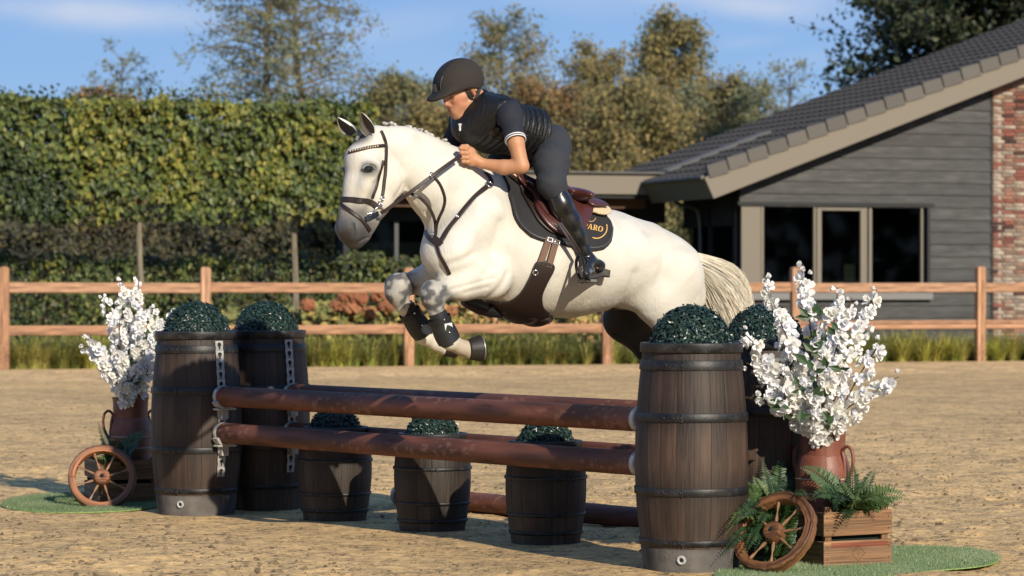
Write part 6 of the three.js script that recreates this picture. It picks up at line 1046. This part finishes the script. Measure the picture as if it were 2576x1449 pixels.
// ---------------------------------------------------------------- rider, in the same axes as the horse
{
  seed(71);
  const R = stand(thing('person', 'rider in black quilted vest, grey breeches and tall black boots leaning forward over the horse', 'person'));
  const both = (f) => (x, y, z) => f(x, y, Math.abs(z));
  // head axes: origin at the ear hole, x forward, y up, z to the near side
  const KH = .94, E = JV(1187, 231, .070), PT = 0.50, cP = Math.cos(PT), sP = Math.sin(PT);
  const toHead = (x, y, z) => { const f = -(x - E.x), u = y - E.y; return [(f * cP - u * sP) / KH, (f * sP + u * cP) / KH, z / KH]; };
  const fromHead = (f, u, z) => V(E.x - (f * cP + u * sP) * KH, E.y + (u * cP - f * sP) * KH, z * KH);
  const ell = (a, b, c, rx, ry, rz) => (x, y, z) => { const q = Math.hypot((x - a) / rx, (y - b) / ry, (z - c) / rz); return (q - 1) * Math.min(rx, ry, rz); };
  const hp = [ell(0, .055, 0, .098, .090, .076), ell(.045, .02, 0, .062, .07, .062), bone([.018, -.042, .050], [.080, -.083, .018], .020, .017), bone([.086, -.084, 0], [.097, -.080, 0], .019, .015), ell(.077, -.044, 0, .026, .032, .030), bone([.06, -.03, .03], [.085, -.05, .01], .034, .028), bone([.078, .008, .034], [.045, .0, .055], .020, .018), bone([.088, .040, .018], [.07, .045, .045], .016, .014)];
  const headBase = blend([hp[0], hp[1], ...hp.slice(2).map(both)], .022);
  const noseF = blend([bone([.095, .030, 0], [.115, -.004, 0], .008, .0095), bone([.115, -.006, 0], [.110, -.013, 0], .0095, .0095), both(bone([.108, -.013, .012], [.104, -.014, .013], .008, .007))], .01);
  const lips = blend([both(bone([.1085, -.041, 0], [.095, -.046, .022], .0062, .004)), both(bone([.1055, -.0555, 0], [.094, -.051, .020], .0066, .004))], .004);
  const skull = (x, y, z) => { const az = Math.abs(z); let d = headBase(x, y, z); d = smax(d, -(Math.hypot(x - .105, (y - .022) * 1.25, az - .033) - .017), .018); d = smin(d, noseF(x, y, z), .012); d = smin(d, ell(.082, .020, .032, .013, .0125, .0135)(x, y, az), .003); d = smin(d, lips(x, y, z), .005); d = smax(d, -bone([.112, -.0475, 0], [.098, -.0485, .02], .0016, .0012)(x, y, az), .003); d = smin(d, bone([-.006, .012, .074], [-.012, -.018, .068], .012, .008)(x, y, az), .006); d = smin(d, bone([-.012, .016, .078], [-.02, .0, .078], .010, .009)(x, y, az), .005); return d; };
  const headW = (x, y, z) => { const q = toHead(x, y, z); return skull(q[0], q[1], q[2]) * KH; };
  const neck = lump([bone(J(1196, 250, 22, 0), J(1215, 275, 26, 0), .052, .058), bone(J(1190, 258, 20, 0), J(1176, 290, 22, 0), .045, .05)], .03);
  // trunk and limbs
  const torso = lump([...chain([J(1178, 316, 30, 0, 1.5), J(1204, 300, 52, 0, 1.5), J(1242, 313, 64, 0, 1.5), J(1330, 335, 55, 0, 1.25), J(1380, 352, 44, 0, 1.35)])], .04);
  const shin = [J(1388, 466, 32, .27), J(1404, 500, 23, .285), J(1432, 556, 23, .29), J(1463, 626, 14, .30)];
  const leg = both(lump([bone(J(1396, 358, 38, .08), J(1388, 415, 42, .20), J(1, 1, 40, .1)[3], J(1, 1, 42, .2)[3]), ...chain([J(1388, 415, 42, .20), ...shin]), ...chain([J(1468, 634, 14, .30), J(1508, 672, 13, .31), J(1476, 690, 11, .43)])], .035));
  const armJ = [J(1281, 284, 19, .20), J(1296, 345, 20, .265), J(1298, 360, 20.5, .275), J(1312, 418, 18.5, .30), J(1268, 421, 18.5, .24), J(1212, 411, 12.5, .165), J(1196, 402, 13, .155)];
  const arm = both(lump([...chain(armJ.slice(0, 4)), ...chain(armJ.slice(3))], .012));
  const skinN = (x, y, z) => { const red = noise3(x * 40, y * 40, z * 40); return [.45 + red * .06, .225 + red * .02, .12]; };
  const skin = phys({ color: lin(1, 1, 1), vertexColors: true, roughness: 0.55, bumpMap: T.fine, bumpScale: 0.0005 });
  const hand = (() => {
    const P = (x, y, w) => { const j = J(x, y, 1, w); return [j[0], j[1], j[2]]; }, l = [bone(P(1198, 402, .155), P(1178, 391, .150), .026, .029, .75), bone(P(1186, 405, .150), P(1172, 398, .150), .024, .022, .75), bone(P(1184, 382, .150), P(1172, 380, .150), .022, .020, .75)], fingers = [];
    [[373, 1.0], [384.5, 1.06], [396, 1.0], [406.5, .85]].forEach(([y, k], i) => { const dx = i * 2.2, k0 = P(1172 + dx * .8, y + 1, .166), k1 = P(1159 + dx * .9, y, .152), k2 = P(1158.5 + dx, y + 1, .122), k3 = P(1170 + dx, y + 2.5, .113); fingers.push(...[[k0, k1, .0105, .0098], [k1, k2, .0098, .0088], [k2, k3, .0088, .0078]].map(([a, b, r, s]) => bone(a, b, r * k, s * k))); });
    const th = [bone(P(1188, 380, .150), P(1174, 369, .158), .013, .011), bone(P(1174, 369, .158), P(1163, 368, .152), .0105, .009)];
    const palm = blend(l, .015), fs = fingers.map((f) => f);
    return both((x, y, z) => { let d = palm(x, y, z), e = 1; for (let i = 0; i < fs.length; i += 3) e = smin(e, smin(smin(fs[i](x, y, z), fs[i + 1](x, y, z), .004), fs[i + 2](x, y, z), .004), .0022); d = smin(d, e, .007); return smin(d, smin(th[0](x, y, z), th[1](x, y, z), .006), .005); });
  })();
  const faceColor = (x, y, z) => { const [a, b, c] = toHead(x, y, z); let q = [.47, .235, .135]; const n = noise3(x * 50, y * 50, z * 50), ac = Math.abs(c), mix = (k, t) => { t = clamp(t); q = q.map((v, i) => lerp(v, k[i], t)); }; mix([.50, .19, .12], .6 * sstep(.05, .015, Math.hypot(a - .075, b + .01, ac - .045)) + .15 * n); mix([.24, .065, .05], .95 * sstep(.012, .008, lips(a, b, c) + .006)); mix([.47, .185, .125], .5 * sstep(.03, .01, Math.hypot(a - .118, b + .008, c)));
    mix([.045, .028, .018], sstep(.007, .003, bone([.096, .0385, .016], [.082, .043, .046], .003, .003)(a, b, ac)) * .85); const ey = Math.hypot(a - .0945, (b - .0195) * 1.6, ac - .033); mix([.12, .07, .055], sstep(.014, .009, ey)); mix([.35, .32, .30], sstep(.010, .008, ey)); mix([.03, .03, .04], sstep(.0062, .005, Math.hypot(a - .096, b - .019, ac - .0325)));
    mix([.06, .037, .022], sstep(.0, .012, b + .02 - Math.max(0, (a - .025) * 5)) * sstep(.05, .03, a) * (Math.hypot(a + .012, b - .002) > .03 ? 1 : 0) * (a > .012 ? .8 : 1)); return q; };
  const bodyRest = (x, y, z) => { let d = smin(torso(x, y, z) + .030, leg(x, y, z) + .019, .02); d = smin(d, arm(x, y, z), .015); d = smin(d, hand(x, y, z), .008); return smin(d, neck(x, y, z), .03); };
  const lo = (f, c) => f;
  const cut = fromHead(.02, -.05, 0);
  const full = (x, y, z) => smin(bodyRest(x, y, z), headW(x, y, z), .02);
  const hb = [fromHead(.15, .17, 0), fromHead(-.14, -.12, 0)], armB = [[J(1345, 1, 1, .3)[0] - .42, JV(1, 450, .2).y, -.36], [J(1345, 1, 1, .3)[0] + .03, JV(1, 255, .2).y, .36]];
  const [hx0, hx1, hy0, hy1] = [E.x - .20, E.x + .13, E.y - .175, E.y + .18];
  const handP = JV(1178, 392, .15), hbx = [handP.x - .06, handP.x + .045, handP.y - .07, handP.y + .065];
  const isHead = (x, y) => x > hx0 && x < hx1 && y > hy0 && y < hy1, isHand = (x, y, z) => x > hbx[0] && x < hbx[1] && y > hbx[2] && y < hbx[3] && Math.abs(z) > .085 && Math.abs(z) < .215;
  const fine = (b0, b1, cell, col) => netMesh(full, b0, b1, cell, col);
  const parts = [netMesh(full, [-.1, 1.05, -.56], [1.1, 2.1, .56], .0085, (x, y, z) => isHead(x, y) ? faceColor(x, y, z) : skinN(x, y, z))];
  const drop = (g, test) => { const p = g.attributes.position, idx = g.index.array, out = []; for (let i = 0; i < idx.length; i += 3) { let k = 0; for (let j = 0; j < 3; j++) if (test(p.getX(idx[i + j]), p.getY(idx[i + j]), p.getZ(idx[i + j]))) k++; if (k < 3) out.push(idx[i], idx[i + 1], idx[i + 2]); } g.setIndex(out); return g; };
  const sh = .010; drop(parts[0], (x, y, z) => (x > hx0 + sh && x < hx1 - sh && y > hy0 + sh && y < hy1 - sh) || (isHand(x, y, z) && x > hbx[0] + sh && x < hbx[1] - sh && y > hbx[2] + sh && y < hbx[3] - sh && Math.abs(z) > .095 && Math.abs(z) < .205));
  parts.push(fine([hx0, hy0, -.12], [hx1, hy1, .12], .0036, faceColor));
  for (const s of [1, -1]) parts.push(fine([hbx[0], hbx[2], s > 0 ? .085 : -.215], [hbx[1], hbx[3], s > 0 ? .215 : -.085], .003, skinN));
  part('body', parts, skin, R);

  // clothes
  const armhole = J(1281, 284, 1, .20);
  const vestF0 = lump([...chain([J(1179, 327, 34, 0, 1.4), J(1206, 302, 60, 0, 1.42), J(1242, 312, 70, 0, 1.42), J(1330, 335, 61, 0, 1.22), J(1376, 350, 50, 0, 1.28)]), ...chain([J(1203, 254, 27, 0, 1.05), J(1200, 285, 40, 0, 1.15), J(1188, 305, 36, 0, 1.2)]), ...[1, -1].map((s) => bone([armhole[0] - .04, armhole[1] + .012, s * .10], [armhole[0] - .005, armhole[1] + .012, s * .17], .062, .060))], .045);
  const A0 = JV(1195, 290, 0), A1 = JV(1385, 352, 0), AD = A1.clone().sub(A0).normalize(), hem = JV(1388, 356, 0), colTop = fromHead(-.02, -.072, 0), cn = V(-.62, .78, 0).normalize();
  const vest = (x, y, z) => {
    const al = (x - A0.x) * AD.x + (y - A0.y) * AD.y, ph = al / .031; let d = vestF0(x, y, z);
    const q = Math.abs(Math.sin(Math.PI * ph + 1.2 * Math.sin(z * 12) * .3)), vert = Math.abs(Math.sin((z * 1.3 + .5 * noise3(al * 30, z * 10, 2)) * 26));
    d += (.012 * (1 - q) * (1 - q) * sstep(-.02, .05, al) - .0025 * noise3(x * 26, y * 26, z * 26) + .002 * (1 - vert) ** 3) * sstep(.25, .1, Math.abs(y - A0.y) - .1);
    d = smax(d, al - .335, .012);
    const c = (x - colTop.x) * cn.x + (y - colTop.y) * cn.y; d = smax(d, c - .034, .01);
    const ah = bone([armhole[0] + .004, armhole[1] - .012, .17], [armhole[0] + .004, armhole[1] - .012, .40], .062, .075)(x, y, Math.abs(z)); d = smax(d, -ah, .008);
    return smax(d, -(neck(x, y, z) - .006), .006);
  };
  part('vest', netMesh(vest, [-.16, 1.45, -.36], [1.02, 2.08, .36], .0062), phys({ color: lin(.0045, .0045, .005), roughness: 0.52, bumpMap: T.fine, bumpScale: 0.0015 }), R);
  const slA = J(1281, 286, 31, .195), slB = J(1296, 349, 25.5, .27), sleeveB = bone(slA, slB, slA[3], slB[3]), sDir = V(slB[0] - slA[0], slB[1] - slA[1], slB[2] - slA[2]), sL = sDir.length(); sDir.normalize();
  const sleeve1 = (x, y, z) => { const t = (x - slA[0]) * sDir.x + (y - slA[1]) * sDir.y + (z - slA[2]) * sDir.z; let d = smin(sleeveB(x, y, z), bone([slA[0] - .01, slA[1] + .004, .11], [slA[0], slA[1], slA[2]], .058, slA[3])(x, y, z), .03); d += .002 * Math.sin(t * 70 + x * 60); return smax(d, t - sL - .012, .004); };
  const shirtM = std({ color: lin(.012, .014, .024), roughness: 0.85, bumpMap: T.fine, bumpScale: 0.0008 }), pipeM = std({ color: lin(.7, .7, .72), roughness: 0.8 });
  for (const s of [1, -1]) {
    const sl = part('sleeve', netMesh((x, y, z) => sleeve1(x, y, z * s), [slA[0] - .14, slB[1] - .09, s > 0 ? .06 : -.40], [slA[0] + .16, slA[1] + .12, s > 0 ? .40 : -.06], .0055), shirtM, R);
    const c = V(slB[0], slB[1], slB[2]).addScaledVector(sDir, .010), mk = (o) => { const g = new THREE.TorusGeometry(slB[3] + .0005, .003, 8, 36); g.applyMatrix4(new THREE.Matrix4().makeRotationFromQuaternion(quatTo(V(0, 0, 1), sDir))); const p = c.clone().addScaledVector(sDir, o); g.translate(p.x, p.y, p.z); return g; }; const g = merge([mk(0), mk(-.011)]); if (s < 0) g.scale(1, 1, -1); part('cuff_piping', g, pipeM, sl);
  }
  // breeches
  const brF = both(lump([...chain([J(1394, 352, 40, 0, 1.5), J(1394, 366, 40, .09), J(1387, 412, 43, .20), J(1388, 462, 34, .268), J(1406, 500, 25, .285)])], .035)), kn = JV(1406, 508, .285), pt = V(.55, -.83, 0).normalize();
  const folds = (x, y, z) => .0022 * Math.sin(x * 55 + y * 90 + 6 * noise3(x * 9, y * 9, z * 9)) * sstep(.4, .7, noise3(x * 10, y * 10, z * 10 + 4)) + (noise3(x * 30, y * 30, z * 30) - .5) * .002;
  part('breeches', netMesh((x, y, z) => smax(brF(x, y, z) + folds(x, y, z), (x - kn.x) * pt.x + (y - kn.y) * pt.y, .006), [.05, 1.35, -.42], [1.06, 1.98, .42], .0065), std({ color: lin(.026, .029, .036), roughness: 0.85, bumpMap: T.fine, bumpScale: 0.0008 }), R);
  // tall boots
  const bootF = lump([...chain([J(1398, 482, 26, .285), J(1412, 514, 28.5, .29), J(1434, 556, 27, .292), J(1452, 594, 21.5, .298), J(1468, 630, 16.5, .30)])], .02), footF = lump([...chain([J(1468, 632, 16, .30), J(1482, 656, 17, .305), J(1508, 672, 16, .31)]), ...chain([J(1482, 662, 17, .315), J(1478, 680, 15.5, .37), J(1474, 692, 12.5, .43)])], .016);
  const topC = JV(1400, 487, .285), topN = V(-.42, .9, 0).normalize(), sole = JV(1500, 690, .33), soleN = V(.08, -1, .10).normalize();
  const wr = (x, y, z) => { const k = sstep(1.42, 1.30, y); return .0030 * k * Math.sin(y * 150 + 7 * noise3(x * 15, y * 15, z * 15)) * sstep(.35, .6, noise3(x * 14, y * 14, z * 14)) + (noise3(x * 10, y * 6, z * 10) - .5) * .002; };
  for (const s of [1, -1]) {
    const f = (x, y, z) => { z *= s; let d = smin(bootF(x, y, z), footF(x, y, z), .02) + wr(x, y, z); return smax(d, (x - topC.x) * topN.x + (y - topC.y) * topN.y - .012 - .02 * Math.sin((x - topC.x) * 30), .004); };
    const b = part('boot', netMesh(f, [.35, 1.1, s > 0 ? .2 : -.52], [1.06, 1.74, s > 0 ? .52 : -.2], .0058), M.blackLeather, R);
    const P = (x, y, w) => { const p = JV(x, y, w); p.z *= s; return p; };
    const soleG = tube([P(1514, 688, .318), P(1498, 693, .34), P(1484, 700, .38), P(1474, 705, .435)], (k) => .020 + .009 * Math.sin(Math.PI * clamp(k * 1.1 - .1)), 10, 20).clone(); { const q = soleG.attributes.position, m = P(1494, 695, .36); for (let i = 0; i < q.count; i++) q.setY(i, m.y + (q.getY(i) - m.y) * .42); soleG.computeVertexNormals(); }
    part('sole', soleG, std({ color: lin(.05, .045, .04), roughness: 0.85, bumpMap: T.fine, bumpScale: 0.002 }), b); const hl = P(1519, 686, .315), hm = part('heel', uvBox(new THREE.CylinderGeometry(.028, .031, .030, 20)), std({ color: lin(.06, .055, .047), roughness: 0.8 }), b); hm.position.copy(hl); hm.rotation.set(0, 0, -.25);
  }
  // helmet
  const shellE = ell(.002, .058, 0, .133, .112, .110);
  const helmet = (x, y, z) => { const q = toHead(x, y, z), a = q[0], b = q[1], c = q[2]; let d = shellE(a, b, c); const peak = smax(ell(.112, .050, 0, .078, .020, .086)(a, b, c), -(b - .042 + (a - .1) * .10), .006); d = smin(d, peak, .022); const line = b - (.024 + .012 * sstep(-.05, .1, a) - .030 * sstep(.03, -.06, a) - .02 * sstep(-.07, -.13, a)); d = smax(d, -line, .005); return smax(d, -ell(.004, .058, 0, .124, .090, .099)(a, b, c), .003) * KH; };
  const hMat = std({ color: lin(1, 1, 1), vertexColors: true, roughness: 0.9, bumpMap: T.fine, bumpScale: 0.0004 });
  const hel = part('riding_helmet', netMesh(helmet, [E.x - .25, E.y - .18, -.13], [E.x + .20, E.y + .2, .13], .0042, (x, y, z) => { const [a, b, c] = toHead(x, y, z); const w = .030 + .008 * Math.sin((a + .1) * 8), in_ = shellE(a, b, c) < -.006; return in_ ? [.008, .008, .008] : Math.abs(c) < w && a > -.1 && b > .06 ? [.010, .012, .016] : [.026, .020, .016]; }), hMat, R);
  { const tr = [1, -1].map((s) => { const pts = []; for (let i = 0; i <= 10; i++) { const th = lerp(.15, 2.4, i / 10), a = .004 + .1372 * Math.cos(th), b = .062 + .0982 * Math.sin(th), w = s * (.030 + .008 * Math.sin((a + .1) * 8)), k = Math.sqrt(Math.max(0, 1 - (w / .111) ** 2)); pts.push(fromHead(.004 + (a - .004) * k, .062 + (b - .062) * k, w)); } return tube(pts, .0018, 6, 40); }); part('trim', tr, std({ color: lin(.06, .06, .065), roughness: 0.3 }), hel);
    const bd = part('badge', [box(.024, .036, .004, 0, 0, 0, .0015), box(.015, .012, .006, 0, -.005, 0, .001)], std({ color: lin(.10, .10, .105), roughness: 0.35, metalness: 0.5 }), hel); const bp = fromHead(.136, .092, 0), bn = bp.clone().sub(fromHead(.06, .07, 0)).normalize(); bd.position.copy(bp); bd.quaternion.copy(new THREE.Quaternion().setFromRotationMatrix(new THREE.Matrix4().makeBasis(V(0, 0, 1), V().crossVectors(bn, V(0, 0, 1)).normalize(), bn))); }
  const web = std({ color: lin(.010, .010, .011), roughness: 0.7 }), hs = (q, w) => strap(q.map(([a, b, c]) => fromHead(a, b, c)), q.map(([a, b, c]) => V(-.2, 0, c > 0 ? 1 : -1)), w, .003, 30);
  for (const s of [1, -1]) part('harness', [hs([[.028, .045, s * .080], [.022, .0, s * .079], [.012, -.045, s * .066], [.022, -.085, s * .050], [.045, -.105, s * .022], [.052, -.108, 0]], .015), hs([[-.07, .02, s * .072], [-.035, -.02, s * .074], [.008, -.05, s * .068]], .013)], web, hel);
  // a white clip on the zip, and a stitched ring on the chest
  { const h = hit(vest, 1158, 319, .003), c = part('zip_tag', [box(.009, .026, .006, 0, -.006, 0, .002), box(.016, .010, .006, 0, .010, 0, .002)], std({ color: lin(.75, .75, .75), roughness: 0.5 }), R); c.position.copy(h.p); c.quaternion.copy(quatTo(V(0, 0, 1), h.n)); const z = [[1158, 322], [1155, 340], [1154, 358]].map(([x, y]) => hit(vest, x, y, .002)).filter(Boolean); part('zip', strap(z.map((k) => k.p), z.map((k) => k.n), .007, .004), std({ color: lin(.03, .03, .03), roughness: 0.4 }), R);
    const cv = document.createElement('canvas'); cv.width = cv.height = 128; const x = cv.getContext('2d'); x.clearRect(0, 0, 128, 128); x.strokeStyle = '#5a4434'; x.lineWidth = 5; x.translate(64, 64); x.rotate(.5); x.beginPath(); x.ellipse(0, 0, 56, 38, 0, 0, 6.3); x.stroke(); x.fillStyle = '#5a4434'; x.font = 'bold 30px serif'; x.textAlign = 'center'; x.fillText('PARO', 0, 8);
    const ct = new THREE.CanvasTexture(cv); ct.colorSpace = THREE.SRGBColorSpace; const pos = [], uv = [], idx = [], n = 6; for (let j = 0; j <= n; j++) for (let i = 0; i <= n; i++) { const q = hit(vest, 1228 + 36 * i / n, 322 + 36 * j / n, .004); if (!q) continue; pos.push(q.p.x, q.p.y, q.p.z); uv.push(i / n, 1 - j / n); if (i < n && j < n) { const a = j * (n + 1) + i; idx.push(a, a + n + 1, a + 1, a + 1, a + n + 1, a + n + 2); } }
    if (pos.length === 147) { const g = new THREE.BufferGeometry(); g.setAttribute('position', new THREE.Float32BufferAttribute(pos, 3)); g.setAttribute('uv', new THREE.Float32BufferAttribute(uv, 2)); g.setIndex(idx); g.computeVertexNormals(); part('emblem', g, std({ map: ct, transparent: true, roughness: 0.7, side: THREE.DoubleSide }), R); } }
  // stirrups hang from the saddle
  for (const s of [1, -1]) {
    const t = stand(thing('stirrup', s > 0 ? 'black stirrup with grey tread under the near boot of the rider' : 'black stirrup on the far side of the horse', 'stirrup')), P = (x, y, w) => { const p = JV(x, y, w); p.z *= s; return p; };
    part('stirrup_leather', strap([P(1404, 560, .315), P(1420, 585, .335), P(1442, 618, .345), P(1458, 640, .345)], [0, 1, 2, 3].map(() => V(0, 0, s)), .013, .005, 20), M.leather, t); part('stirrup_leather', strap([P(1410, 560, .318), P(1428, 585, .34), P(1448, 615, .35), P(1461, 637, .35)], [0, 1, 2, 3].map(() => V(0, 0, s)), .008, .004, 20), M.leather, t);
    const irn = std({ color: lin(.016, .016, .017), roughness: 0.4, metalness: 0.3 }); part('iron', [tube([P(1459, 638, .345), P(1450, 655, .335), P(1452, 685, .33), P(1466, 712, .36)], .0075, 8, 24), tube([P(1459, 638, .345), P(1466, 655, .41), P(1474, 690, .455), P(1484, 708, .44)], .0075, 8, 24)], irn, t);
    const a = P(1462, 708, .345), b = P(1490, 706, .45), m = part('tread', uvBox(new RoundedBoxGeometry(a.distanceTo(b), .014, .05, 2, .005)), std({ color: lin(.17, .16, .15), roughness: 0.9, bumpMap: T.fine, bumpScale: 0.003 }), t); m.position.copy(a.clone().add(b).multiplyScalar(.5)).add(V(0, .0, 0)); const dir = b.clone().sub(a).normalize(), yv = V(.05, 1, -.1 * s), zv = V().crossVectors(dir, yv).normalize(); m.quaternion.setFromRotationMatrix(new THREE.Matrix4().makeBasis(dir, V().crossVectors(zv, dir), zv));
  }
}
renderer.render(scene, camera);
